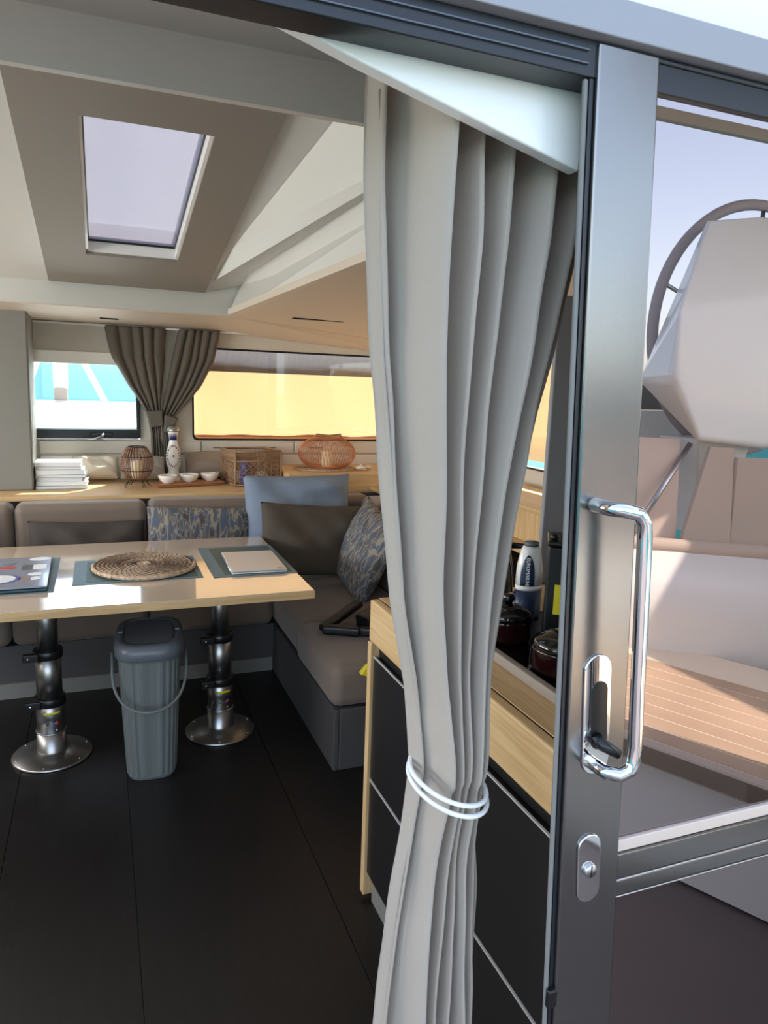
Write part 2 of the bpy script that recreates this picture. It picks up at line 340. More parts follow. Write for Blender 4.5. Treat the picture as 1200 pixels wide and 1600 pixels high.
MB().prism([(hx0, hy0, rz(hy0) + 0.14), (hx1, hy0, rz(hy0) + 0.14), (hx1, hy1, rz(hy1) + 0.14), (hx0, hy1, rz(hy1) + 0.14)], (0, 0, 0.008)).build('pane', M_clear, sk)

# ------------------------------------------------------------------ windows in the front wall
def rrect(x0, x1, z0, z1, r, n=5):
    p = []
    for cx, cz, a in ((x1 - r, z0 + r, -PI / 2), (x1 - r, z1 - r, 0), (x0 + r, z1 - r, PI / 2), (x0 + r, z0 + r, PI)):
        for k in range(n + 1): t = a + PI / 2 * k / n; p.append((cx + r * math.cos(t), cz + r * math.sin(t)))
    return p
def frame_xz(name, m, outer, inner, y0, y1, parent, bevel=0):
    n = len(outer); vs = [(x, y0, z) for x, z in outer] + [(x, y0, z) for x, z in inner] + [(x, y1, z) for x, z in outer] + [(x, y1, z) for x, z in inner]; fs = []
    for i in range(n):
        j = (i + 1) % n
        fs += [(i, j, n + j, n + i), (2 * n + i, 3 * n + i, 3 * n + j, 2 * n + j), (i, 2 * n + i, 2 * n + j, j), (n + i, n + j, 3 * n + j, 3 * n + i)]
    return MB().add(vs, fs).build(name, m, parent, bevel=bevel)
w1 = struct(empty('window_1', (0, WY, 1.16)), 'front window with a black frame and a lever handle')
def loc(o, p): o.matrix_parent_inverse = p.matrix_world.inverted() if False else Matrix.Translation(-p.location); return o
loc(frame_xz('window_frame', M_blackmat, rrect(XA[0], XA[1], 1.155, 1.76, 0.015), rrect(XA[0] + 0.03, XA[1] - 0.022, 1.215, 1.73, 0.012), WY - 0.03, WY + 0.04, w1, 0.003), w1)
loc(box('window_bead', M_alu, XA[0] + 0.02, XA[1] - 0.02, WY - 0.034, WY - 0.028, 1.212, 1.220, w1), w1)
loc(box('pane', M_clear, XA[0] + 0.02, XA[1] - 0.015, WY + 0.01, WY + 0.014, 1.20, 1.74, w1), w1)
hd = loc(box('handle_plate', M_blackmat, -0.055, 0.075, WY - 0.045, WY - 0.03, 1.165, 1.196, w1, 0.005), w1)
hh = MB().tube([(0.02, WY - 0.045, 1.185), (0.02, WY - 0.075, 1.183), (0.012, WY - 0.085, 1.168), (-0.03, WY - 0.085, 1.156), (-0.095, WY - 0.085, 1.155)], 0.0085, 8, taper=[1, 1.1, 1.1, 1.0, 0.8]).build('handle', M_alu, w1, True); loc(hh, w1)
# roller blind pulled partly down over the left window
rb = MB().box(-0.70, 0.30, WY - 0.06, WY - 0.056, 1.685, 1.86).build('roller_blind', M_pillar); tag(rb, 'pale grey roller blind pulled a little way down over the sea window', 'blind')
rb.data.materials.clear(); rb.data.materials.append(mat('blind_grey', (196, 193, 186), 0.7))
box('hem_bar', M_white, -0.70, 0.30, WY - 0.066, WY - 0.050, 1.612, 1.686, rb, 0.003)

w2 = struct(empty('window_2', (1.3, WY, 1.15)), 'long front window with rounded corners and a black seal')
loc(frame_xz('window_seal', M_blackmat, rrect(XB[0] - 0.006, XB[1], 1.146, 1.75, 0.035), rrect(XB[0] + 0.006, XB[1] - 0.01, 1.158, 1.738, 0.03), WY - 0.006, WY + 0.03, w2), w2)
loc(box('pane', M_clear, XB[0], XB[1], WY + 0.035, WY + 0.04, 1.15, 1.745, w2), w2)
# sunshade cloth: orange canvas hung outside, grey mesh above it
rows = []
for j in range(13):
    z = lerp(1.150, 1.655, j / 12); r = []
    for i in range(49):
        u = i / 48; x = lerp(XB[0] + 0.002, XB[1] + 0.1, u)
        top = 0.012 * smoothn(u * 4, 0, 1) + 0.006 * smoothn(u * 11, 3, 2) - 0.02 * u
        r.append((x, WY + 0.075 + 0.006 * smoothn(u * 6, z * 5, 3), z + top * (j / 12) + (0.012 * (1 - u) - 0.006) * 0))
    rows.append(r)
oc = MB().grid(rows).build('sunshade_cloth', M_orange, None, True, solid=0.002); tag(oc, 'orange canvas sunshade glowing behind the long front window', 'sunshade')
rows = [[(lerp(XB[0], XB[1] + 0.1, i / 24), WY + 0.066, z) for i in range(25)] for z in (1.60, 1.68, 1.78)]
mb_ = MB().grid(rows).build('mesh_blind', M_meshgrey, None, True, solid=0.001); tag(mb_, 'grey mesh screen above the orange sunshade in the long window', 'blind')
# hem of the orange cloth
lo = MB().grid([[(lerp(XB[0], XB[1] + 0.1, i / 24), WY + 0.068, z + 0.01 * smoothn(i / 4, 1, 2) * k) for i in range(25)] for k, z in ((0, 1.146), (1, 1.178))]).build('hem', cloth_mat('orange_hem', (214, 158, 116), 0.4, 0.0), oc, True, solid=0.002)

w4 = struct(empty('window_4', (2.2, 3.6, 1.13)), 'side window behind the galley')
loc(box('window_seal', M_blackmat, 2.19, 2.2, 2.69, 4.56, 1.123, 1.133, w4), w4)
loc(box('pane', M_clear, 2.22, 2.225, 2.7, 4.55, 1.13, 1.74, w4), w4)
sc_ = MB().grid([[(2.27 + 0.004 * smoothn(y * 5, z * 4), y, z) for y in [2.65 + 0.1 * k for k in range(21)]] for z in (1.16, 1.3, 1.45, 1.6, 1.70)]).build('side_sunshade_cloth', M_orange, None, True, solid=0.002)
tag(sc_, 'orange canvas sunshade outside the side window, seen past the curtain', 'sunshade')

# window curtains: two panels gathered by ties
def curtain_panel(name, edgeL, edgeR, y0, zt, zb, lobes, amp, m, label, cat, group, seed, ny=60, parent=None):
    rows = []
    for j in range(ny + 1):
        z = lerp(zt, zb, j / ny); xl = interp(edgeL, -z); xr = interp(edgeR, -z); wd = xr - xl; r = []
        N = lobes * 10
        for i in range(N + 1):
            u = i / N; p = u * lobes; t = p - math.floor(p) if i < N else 1.0
            g = abs(math.sin(PI * p)) ** 0.8
            a = amp * (0.5 + 0.5 * abs(math.sin(seed + 2.3 * math.floor(min(p, lobes - 0.01)))))
            r.append((xl + wd * u + 0.012 * smoothn(u * 3, z * 3, seed) * min(1, wd * 3), y0 - a * g - 0.3 * wd * 0.2 * math.sqrt(max(0, 1 - (2 * u - 1) ** 2)), z))
        rows.append(r)
    return MB().grid(rows).build(name, m, parent, True, solid=0.003)
KN = 1.315
c1 = curtain_panel('window_curtain', [(-1.85, 0.055), (-1.66, 0.085), (-1.5, 0.165), (-1.40, 0.235), (-KN, 0.285), (-1.2, 0.305), (-0.91, 0.31)], [(-1.85, 0.405), (-1.6, 0.392), (-1.4, 0.372), (-KN, 0.365), (-1.2, 0.365), (-0.91, 0.385)], WY - 0.06, 1.85, 0.91, 5, 0.035, M_curtaindark, '', '', None, 1.0)
tag(c1, 'grey gathered window curtain drawn aside beside the sea window', 'curtain', 'window curtains')
c2 = curtain_panel('window_curtain', [(-1.85, 0.485), (-1.6, 0.435), (-1.4, 0.385), (-KN, 0.365), (-1.2, 0.375), (-0.91, 0.385)], [(-1.85, 0.735), (-1.66, 0.70), (-1.5, 0.62), (-1.40, 0.54), (-1.30, 0.455), (-1.22, 0.43), (-0.91, 0.46)], WY - 0.065, 1.85, 0.91, 5, 0.035, M_curtaindark, '', '', None, 2.0)
tag(c2, 'grey gathered window curtain hanging on the side of the orange window', 'curtain', 'window curtains')
for c, pts in ((c1, ((0.272, 1.335), (0.372, 1.345), (0.378, 1.245), (0.300, 1.232))), (c2, ((0.384, 1.320), (0.470, 1.295), (0.420, 1.195), (0.378, 1.205)))):
    MB().prism([(x, WY - 0.135, z) for x, z in pts], (0, 0.06, 0)).build('tieback', M_curtaindark, c, bevel=0.012, seg=3)
rail = box('curtain_rail', M_white, -0.65, 2.0, WY - 0.075, WY - 0.045, 1.842, 1.853); tag(rail, 'thin white curtain rail under the soffit over the front windows', 'rail')

# pillar at the left of the front window
pl_ = MB().hexa([(-0.95, 4.42, 0.90), (-0.352, 4.42, 0.90), (-0.36, 4.86, 0.90), (-0.95, 4.86, 0.90), (-0.95, 4.42, 1.90), (-0.345, 4.42, 1.90), (-0.35, 4.86, 1.90), (-0.95, 4.86, 1.90)]).build('wall_pillar', M_pillar, bevel=0.012)
struct(pl_, 'grey upright pillar beside the sea window')

# ------------------------------------------------------------------ shelf behind the sofa
sh = empty('window_shelf', (0, 4.5, 0.87), 'light oak shelf running behind the sofa under the windows', 'shelf')
def part(o, p): o.matrix_parent_inverse = Matrix.Translation(-p.location); return o
part(box('shelf_board', M_oak, -2.15, 1.075, 4.19, WY - 0.03, 0.875, 0.90, sh, 0.004), sh)
part(box('raised_shelf', M_oak, 1.08, 2.18, 4.33, WY - 0.03, 0.86, 0.985, sh, 0.004), sh)
part(box('side_shelf', M_oak_y, 1.62, 2.18, 2.0, 4.325, 0.875, 0.90, sh, 0.004), sh)
part(box('shelf_front', M_sofabase, -2.15, 2.15, 4.24, 4.27, 0.0, 0.872, sh), sh)

# ------------------------------------------------------------------ sofa
so_ = empty('sofa', (0.3, 3.9, 0), 'taupe leather L-shaped corner sofa under the front windows', 'sofa')
P = lambda o: part(o, so_)
P(box('base', M_sofabase, -2.1, 0.86, 3.68, 4.23, 0.0, 0.26, so_))
P(box('base', M_sofabase, 0.862, 1.60, 2.585, 4.23, 0.0, 0.26, so_))
P(box('skirting', M_pillar, -2.1, 0.835, 3.664, 3.679, 0.0, 0.075, so_))
P(MB().box(0.838, 0.861, 2.565, 3.66, 0.0, 0.262).build('skirt_panel', M_sofabase, so_, bevel=0.004))
P(MB().box(0.862, 1.60, 2.563, 2.584, 0.0, 0.262).build('skirt_panel', M_sofabase, so_, bevel=0.004))
for x0, x1 in ((-2.1, -0.42), (-0.415, 0.20), (0.205, 0.835)):
    P(box('seat_cushion', M_sofa, x0, x1, 3.64, 4.05, 0.265, 0.43, so_, 0.04, 4))
for y0, y1, x0 in ((2.56, 3.14, 0.825), (3.145, 4.05, 0.84)):
    P(box('seat_cushion', M_sofa, x0, 1.45, y0, y1, 0.263, 0.45, so_, 0.05, 5))
P(box('corner_cushion', M_sofa, 0.86, 1.45, 3.70, 4.05, 0.40, 0.49, so_, 0.035, 4))
for x0, x1 in ((-2.1, -0.425), (-0.42, 0.225), (0.23, 0.80), (0.805, 1.52)):
    P(box('back_cushion', M_sofa, x0, x1, 4.02, 4.185, 0.42, 0.885 if x0 < 0.2 else 0.89, so_, 0.045, 5))
for y0, y1 in ((2.565, 3.3), (3.305, 4.0)):
    P(box('back_cushion', M_sofa, 1.43, 1.61, y0, y1, 0.42, 0.90, so_, 0.05, 5))

# ------------------------------------------------------------------ pillows
def pillow(name, m, wd, ht, th, M, label, seed, crease=0.6, pinch=0.06, n=34):
    b = MB(); rowsF = []; rowsB = []
    for j in range(n + 1):
        v = 2 * j / n - 1; rf = []; rb_ = []
        for i in range(n + 1):
            u = 2 * i / n - 1
            h = (max(0, 1 - abs(u) ** 3.2) * max(0, 1 - abs(v) ** 3.2)) ** 0.55
            ex = 1 - pinch * (1 - v * v) * (abs(u) ** 4); ey = 1 - pinch * (1 - u * u) * (abs(v) ** 4)
            x = u * wd / 2 * (1 - pinch * (1 - abs(v) ** 2) * abs(u) ** 2 * 0.6); y = v * ht / 2 * (1 - pinch * (1 - abs(u) ** 2) * abs(v) ** 2 * 0.8)
            wr_ = crease * th * (0.10 * smoothn(u * 1.3 + 0.4 * v, v * 1.1, seed) + 0.06 * math.sin(5.0 * (u * 0.8 + v * 0.5) + 2.2 * math.sin(2.1 * u - 1.3 * v + seed) + seed) * (0.4 + 0.6 * abs(u)) + 0.035 * math.sin(9.0 * (v - 0.35 * u) + 3.0 * math.sin(1.7 * u + 0.9 * v + 2 * seed)) * abs(u * v) ** 0.5)
            rf.append((x, y, th / 2 * h + wr_ * h)); rb_.append((x, y, -th / 2 * h))
        rowsF.append(rf); rowsB.append(rb_)
    b.grid(rowsF); b.grid(rowsB)
    o = b.build(name, m, None, True, M=M)
    import bmesh
    bm = bmesh.new(); bm.from_mesh(o.data); bmesh.ops.remove_doubles(bm, verts=bm.verts, dist=0.0004); bmesh.ops.recalc_face_normals(bm, faces=bm.faces); bm.to_mesh(o.data); bm.free()
    tag(o, label, 'pillow', 'pillows on the sofa'); return o
pillow('pillow', M_pgrey, 0.56, 0.33, 0.13, basis((-0.075, 3.925, 0.645), (1, 0, -0.02), (0, 0.22, 1)), 'plain charcoal pillow with creases lying low on the left sofa back', 1, 1.6)
pillow('pillow', M_camo, 0.56, 0.36, 0.13, basis((0.49, 3.915, 0.69), (1, 0, -0.05), (0, 0.22, 1)), 'blue and beige leaf print pillow beside the blue one on the far seat', 2)
pillow('pillow', M_pblue, 0.62, 0.47, 0.15, basis((1.04, 3.93, 0.80), (1, 0, 0.0), (0, 0.16, 1)), 'plain light blue pillow standing tall in the sofa corner', 3, 1.8)
pillow('pillow', M_pdark, 0.58, 0.40, 0.15, basis((1.065, 3.72, 0.70), (1, 0.02, -0.075), (0, 0.26, 1)), 'plain dark brown grey pillow in front of the light blue pillow', 4, 1.6)
pillow('pillow', M_camo, 0.47, 0.47, 0.15, basis((1.30, 3.52, 0.675), (0.02, -0.95, -0.2), (0.35, -0.3, 0.85)), 'blue and beige leaf print pillow tilted against the right sofa back', 5)
pillow('pillow', M_pblue, 0.45, 0.45, 0.14, basis((-0.80, 3.86, 0.66), (0.95, 0.1, 0), (0, 0.24, 1)), 'blue pillow cut by the left edge of the picture', 6)

# ------------------------------------------------------------------ dining table
tb = empty('dining_table', (0.1, 3.05, 0), 'light oak saloon table with a glossy laminate top on two steel pedestals', 'table')
T = lambda o: part(o, tb)
tx0, tx1, ty0, ty1, tz = -1.15, 0.775, 2.655, 3.70, 0.74
T(box('table_board', M_oak, tx0, tx1, ty0, ty1, tz - 0.034, tz - 0.003, tb, 0.002))
T(box('table_surface', M_laminate, tx0 + 0.002, tx1 - 0.002, ty0 + 0.002, ty1 - 0.002, tz - 0.003, tz, tb, 0.001, 1))
def pedestal(x, y):
    p = T(MB().lathe([(0.152, 0.0), (0.154, 0.006), (0.150, 0.011), (0.09, 0.024), (0.062, 0.03)], 48, (x, y, 0)).build('pedestal_base', M_steel, tb, True))
    q = T(MB().lathe([(0.062, 0.026), (0.058, 0.034), (0.056, 0.11)], 36, (x, y, 0)).build('socket', M_steel, tb, True))
    T(MB().lathe([(0.0575, 0.11), (0.0595, 0.113), (0.0575, 0.116)], 36, (x, y, 0)).build('socket_ring', M_alu, tb, True))
    T(MB().lathe([(0.054, 0.116), (0.054, 0.26)], 36, (x, y, 0)).build('lower_tube', M_steel, tb, True))
    T(MB().lathe([(0.049, 0.26), (0.049, 0.45)], 36, (x, y, 0)).build('middle_tube', M_steel, tb, True))
    T(MB().lathe([(0.040, 0.45), (0.040, tz - 0.034)], 36, (x, y, 0)).build('upper_tube', M_steel, tb, True))
    for z, r in ((0.225, 0.057), (0.425, 0.0535)):
        cpart = T(MB().lathe([(r, z), (r + 0.003, z + 0.002), (r + 0.003, z + 0.033), (r, z + 0.036)], 32, (x, y, 0)).build('clamp_collar', M_blackmat, tb, True))
        lug = MB().box(x - 0.088, x - 0.03, y - 0.055, y - 0.03, z, z + 0.032).build('clamp_lug', M_blackmat, cpart, bevel=0.004)
        lug.matrix_parent_inverse = Matrix.Translation(-tb.location) if False else Matrix()
        bt = MB().lathe([(0.005, 0), (0.005, 0.004), (0.002, 0.006)], 10).build('bolt', M_chrome, cpart, True, M=Matrix.Translation((x - 0.068, y - 0.055, z + 0.016)) @ Matrix.Rotation(PI / 2, 4, 'X'))
    # yellow warning strip and small marks on the lower tube
    def patch(name, a0, a1, z0, z1, m, rad=0.0547):
        vs = []; fs = []; n = 8
        for i in range(n + 1):
            a = lerp(a0, a1, i / n); vs += [(x + rad * math.cos(a), y + rad * math.sin(a), z0 + (z1 - z0) * 0), (x + rad * math.cos(a), y + rad * math.sin(a), z1)]
        for i in range(n): fs.append((2 * i, 2 * i + 2, 2 * i + 3, 2 * i + 1))
        return T(MB().add(vs, fs).build(name, m, tb, True, solid=0.0006))
    patch('warning_strip', math.radians(-115), math.radians(-45), 0.196, 0.206, M_yellow)
    def dot(name, a, z, r, m, r2=None):
        bb = MB()
        if r2: bb.tube([(r * math.cos(k * PI / 8), r * math.sin(k * PI / 8), 0) for k in range(16)], r2, 6, True)
        else: bb.lathe([(r, 0), (r, 0.0012)], 14)
        MM = Matrix.Translation((x + 0.0542 * math.cos(a), y + 0.0542 * math.sin(a), z)) @ Matrix.Rotation(a, 4, 'Z') @ Matrix.Rotation(PI / 2, 4, 'Y')
        return T(bb.build(name, m, tb, True, M=MM))
    dot('red_mark', math.radians(-62), 0.158, 0.008, M_red); dot('blue_mark', math.radians(-72), 0.157, 0.006, M_purple); dot('black_mark', math.radians(-100), 0.157, 0.006, M_darkprint, 0.0012)
    anchor = MB(); anchor.tube([(0, 0.008, 0), (0, -0.008, 0)], 0.001, 5); anchor.tube([(-0.009, 0, 0), (-0.006, -0.006, 0), (0, -0.008, 0), (0.006, -0.006, 0), (0.009, 0, 0)], 0.001, 5)
    a = math.radians(-97)
    T(anchor.build('anchor_mark', M_navy, tb, True, M=basis((x + 0.0548 * math.cos(a), y + 0.0548 * math.sin(a), 0.182), (-math.sin(a), math.cos(a), 0), (0, 0, 1))))
    dot('release_button', math.radians(-62), 0.128, 0.006, M_alu)
    for k in range(6):
        a = k * PI / 3 + 0.35
        T(MB().lathe([(0.005, 0), (0.004, 0.003), (0.001, 0.0035)], 10, (x + 0.138 * math.cos(a), y + 0.138 * math.sin(a), 0.0125)).build('screw', M_chrome, tb, True))
pedestal(-0.222, 3.045); pedestal(0.463, 3.055)

# placemats
def placemat(cx, cy, wx, wy, label, rot=0.0):
    o = empty('placemat', (cx, cy, tz), label, 'placemat', 'placemats on the table', rot)
    box('border', M_mat, -wx / 2, wx / 2, -wy / 2, wy / 2, 0.0003, 0.002, o, 0.0005, 1)
    box('inner_panel', M_matdark, -wx / 2 + 0.05, wx / 2 - 0.05 * 0.4, -wy / 2 + 0.025, wy / 2 - 0.03, 0.002, 0.0026, o)
    return o
placemat(0.598, 3.205, 0.355, 0.555, 'teal placemat under the closed silver tablet')
placemat(0.132, 3.145, 0.50, 0.395, 'teal placemat under the round woven trivet')
placemat(-0.405, 3.155, 0.45, 0.56, 'teal placemat under the laptop with stickers')

# woven round trivet: spiral coil with stitches
tv = empty('woven_trivet', (0.158, 3.165, tz + 0.0028), 'round coiled seagrass trivet lying on the middle placemat', 'trivet')
b = MB(); pts = []; R0 = 0.213; turns = 11
for k in range(turns * 40 + 1):
    a = 2 * PI * k / 40; r = 0.008 + (R0 - 0.01) * k / (turns * 40); pts.append((r * math.cos(a), 1.05 * r * math.sin(a), 0.0095))
b.tube(pts, 0.0098, 6); b.build('coil', M_seagrass, tv, True)
st = MB()
for k in range(46):
    a0 = 2 * PI * k / 46; p = []
    for q in range(9):
        r = lerp(0.03, R0 + 0.004, q / 8) if k % 2 == 0 else lerp(0.09, R0 + 0.004, q / 8); a = a0 + (r / R0) * 0.9
        p.append((r * math.cos(a), 1.05 * r * math.sin(a), 0.0195 if q < 8 else 0.006))
    st.tube(p, 0.0013, 4)
o = st.build('stitching', M_seagrassdark, tv, True); o['kind'] = 'stuff'

# silver tablet with keyboard case
tab = empty('tablet', (0.622, 3.128, tz + 0.0028), 'closed silver tablet in a thin keyboard case on the right placemat', 'tablet', rz=math.radians(-1.5))
box('keyboard', M_white, -0.118, 0.118, -0.178, 0.178, 0.0, 0.006, tab, 0.003)
box('lid', M_tablet, -0.118, 0.118, -0.178, 0.178, 0.0075, 0.0145, tab, 0.004, 3)
MB().tube([(-0.117, -0.15, 0.007), (-0.117, 0.15, 0.007)], 0.005, 8).build('hinge', M_alu, tab, True)
MB().lathe([(0.012, 0), (0.012, 0.0006)], 20, (0.09, -0.155, 0.0145), 1.2, 0.8).build('logo', mat('copper_print', (196, 150, 120), 0.4), tab)

# laptop with stickers
lp = empty('laptop', (-0.405, 3.125, tz + 0.0028), 'closed laptop with many round stickers on its lid at the left placemat', 'laptop', rz=math.radians(1.0))
box('keyboard_base', M_laptopedge, -0.20, 0.20, -0.245, 0.245, 0.0, 0.012, lp, 0.004)
box('lid', M_laptop, -0.20, 0.20, -0.245, 0.245, 0.0145, 0.021, lp, 0.004, 3)
zt = 0.0212
def disc(name, x, y, rx, ry, m, z=zt): return MB().lathe([(1, 0), (1, 0.0005)], 24, (0, 0, 0), rx, ry).build(name, m, lp, M=Matrix.Translation((x, y, z)))
disc('sticker', 0.155, 0.20, 0.042, 0.030, M_cover); disc('sticker', 0.035, 0.145, 0.038, 0.030, M_coverb); disc('sticker', 0.035, 0.148, 0.030, 0.022, M_laptop, zt + 0.0006)
disc('sticker', 0.04, 0.07, 0.034, 0.024, M_red); disc('sticker', -0.06, 0.065, 0.040, 0.040, M_cover)
disc('sticker', 0.035, -0.11, 0.066, 0.066, M_purple); disc('sticker', 0.026, -0.11, 0.058, 0.058, M_cover, zt + 0.0006)
box('sticker', M_darkprint, 0.095, 0.135, 0.02, 0.10, zt, zt + 0.0006, lp); box('sticker', M_cover, 0.135, 0.185, 0.02, 0.10, zt, zt + 0.0006, lp)
disc('sticker', 0.15, -0.055, 0.028, 0.024, M_cover); disc('sticker', 0.115, -0.12, 0.022, 0.026, mat('brown_print', (150, 120, 110), 0.4)); disc('sticker', 0.152, -0.12, 0.020, 0.026, M_cover)

# ------------------------------------------------------------------ waste bin with swing lid
bn = empty('waste_bin', (0.158, 2.86, 0), 'slim grey ribbed plastic waste bin with swing lid and carry handle', 'bin', rz=math.radians(-4))
def sq(a, hx, hy, e=0.55):
    c, s_ = math.cos(a), math.sin(a)
    return hx * math.copysign(abs(c) ** e, c), hy * math.copysign(abs(s_) ** e, s_)
def bin_ring(hx, hy, z, n=96, rib=0.0):
    r = []
    for k in range(n):
        a = 2 * PI * k / n; x, y = sq(a, hx, hy); f = 1 - rib * (0.5 + 0.5 * math.cos(48 * a) if k % 2 == 0 else 0)
        f = 1 - rib * (1 if (k // 2) % 2 == 0 else 0); r.append((x * f, y * f, z))
    return r
def loft(rings, capb=True, capt=False):
    n = len(rings[0]); vs = [p for r in rings for p in r]; fs = []
    for i in range(len(rings) - 1):
        for k in range(n): fs.append((i * n + k, i * n + (k + 1) % n, (i + 1) * n + (k + 1) % n, (i + 1) * n + k))
    if capb: fs.append(tuple(range(n - 1, -1, -1)))
    if capt: fs.append(tuple((len(rings) - 1) * n + k for k in range(n)))
    return MB().add(vs, fs)
HB = 0.525
loft([bin_ring(0.092, 0.135, 0.0), bin_ring(0.096, 0.139, 0.012), bin_ring(0.097, 0.140, 0.014, rib=0.025), bin_ring(0.112, 0.166, HB - 0.17, rib=0.022), bin_ring(0.119, 0.176, HB - 0.012, rib=0.02), bin_ring(0.119, 0.176, HB)], True, True).build('bin_body', M_bin, bn)
lid = loft([bin_ring(0.127, 0.186, HB - 0.022), bin_ring(0.130, 0.189, HB - 0.018), bin_ring(0.131, 0.190, HB + 0.008), bin_ring(0.124, 0.182, HB + 0.032), bin_ring(0.100, 0.150, HB + 0.040), bin_ring(0.095, 0.145, HB + 0.030), ], False, True).build('lid', M_binlid, bn, True)
loft([bin_ring(0.093, 0.143, HB + 0.0305), bin_ring(0.093, 0.143, HB + 0.034), bin_ring(0.088, 0.136, HB + 0.036)], True, True).build('swing_flap', M_binlid, lid)
box('flap_hinge', M_bin, -0.115, -0.097, -0.012, 0.012, HB + 0.036, HB + 0.044, lid, 0.002); box('flap_hinge', M_bin, 0.097, 0.115, -0.012, 0.012, HB + 0.036, HB + 0.044, lid, 0.002)
hp = []
for k in range(25):
    a = PI * k / 24; hp.append((-0.137 * math.cos(a), -0.05 - 0.165 * math.sin(a) ** 0.6, 0.50 - 0.185 * math.sin(a) ** 0.55))
MB().tube(hp, 0.0055, 8).build('carry_handle', M_bin, bn, True)

# ------------------------------------------------------------------ things on the shelf
SZ = 0.9005
zc = SZ
bx_ = [(-0.215, 4.55, 0.275, 0.20, 0.020, M_coverb, 3), (-0.205, 4.55, 0.265, 0.20, 0.022, M_cover, -2), (-0.22, 4.56, 0.24, 0.19, 0.024, M_cover, 1), (-0.21, 4.55, 0.262, 0.20, 0.016, M_coverb, -3), (-0.215, 4.55, 0.255, 0.20, 0.026, M_cover, 2), (-0.222, 4.55, 0.235, 0.19, 0.018, M_coverb, 0), (-0.225, 4.55, 0.245, 0.19, 0.024, M_cover, -1)]
names = ['bottom book of the white stack by the pillar', 'second book from the bottom of the white stack by the pillar', 'third book from the bottom of the white stack by the pillar', 'middle book of the white stack by the pillar', 'third book from the top of the white stack by the pillar', 'second book from the top of the white stack by the pillar', 'topmost white book of the stack by the grey pillar']
for (x, y, wx, wy, h, m, rd), nm in zip(bx_, names):
    o = empty('book', (x, y, zc), nm, 'book', 'books stacked on the shelf', math.radians(rd))
    box('page_block', M_pages, -wx / 2 + 0.004, wx / 2 - 0.004, -wy / 2 + 0.004, wy / 2, 0.002, h - 0.002, o)
    box('cover', m, -wx / 2, wx / 2, -wy / 2, wy / 2, 0.0, 0.002, o); box('cover', m, -wx / 2, wx / 2, -wy / 2, wy / 2, h - 0.002, h, o)
    box('spine', m, -wx / 2, -wx / 2 + 0.002, -wy / 2, wy / 2, 0.002, h - 0.002, o)
    zc += h + 0.0003
# soft bags behind
pl_a = pillow('soft_bag', mat('bag_cream', (232, 222, 204), 0.8, bump=0.1), 0.26, 0.15, 0.12, basis((-0.03, 4.76, 0.985), (1, 0, 0), (0, 0.5, 0.86)), 'cream cloth bag lying between the books and the slatted lantern', 8, 1.5)
pl_b = pillow('soft_bag', mat('bag_grey', (176, 168, 160), 0.8, bump=0.1), 0.27, 0.15, 0.11, basis((0.245, 4.73, 0.985), (1, 0, 0), (0, 0.5, 0.86)), 'pale grey cloth bag lying behind the slatted lantern', 9, 1.5)
pl_c = pillow('rolled_cushion', mat('cushion_taupe', (158, 142, 128), 0.8, bump=0.1), 0.46, 0.18, 0.14, basis((0.735, 4.79, 1.0), (1, 0, 0.02), (0, 0.5, 0.86)), 'taupe rolled cushion lying behind the three white bowls', 10, 0.8)
for o in (pl_a, pl_b): o['category'] = 'bag'; o['group'] = 'cloth bags on the shelf'
pl_c['category'] = 'cushion'; del pl_c['group']

# slatted lantern
def lantern_profile(t): return 0.055 + 0.045 * math.sin(PI * (0.18 + 0.72 * t)) ** 1.0 if True else 0
la = empty('slatted_lantern', (0.20, 4.50, SZ), 'round bamboo slat lantern on thin dark wire legs', 'lantern')
sl_ = MB()
prof = [(0.055, 0.045), (0.080, 0.085), (0.095, 0.135), (0.090, 0.175), (0.070, 0.215), (0.052, 0.238)]
for k in range(30):
    a = 2 * PI * k / 30; sl_.tube([(r * math.cos(a), r * math.sin(a), z) for r, z in prof], 0.0036, 5)
o = sl_.build('slats', M_bamboo, la, True); o['kind'] = 'stuff'
for r, z in ((0.053, 0.045), (0.088, 0.10), (0.088, 0.182), (0.051, 0.238)):
    MB().tube([(r * math.cos(2 * PI * k / 32), r * math.sin(2 * PI * k / 32), z) for k in range(32)], 0.003, 5, True).build('hoop', M_darkwire, la, True)
for k in range(4):
    a = k * PI / 2 + 0.5; p = (0.05 * math.cos(a), 0.05 * math.sin(a), 0.048); q = (0.08 * math.cos(a + 0.1), 0.08 * math.sin(a + 0.1), 0.002); q2 = (0.08 * math.cos(a - 0.12), 0.08 * math.sin(a - 0.12), 0.002)
    MB().tube([p, q, q2, p], 0.002, 5).build('wire_leg', M_darkwire, la, True)
MB().lathe([(0.032, 0.05), (0.032, 0.15), (0.028, 0.155)], 20).build('candle', M_candle, la, True)
MB().lathe([(0.05, 0.042), (0.05, 0.048)], 20).build('lantern_floor', M_bamboo, la, True)

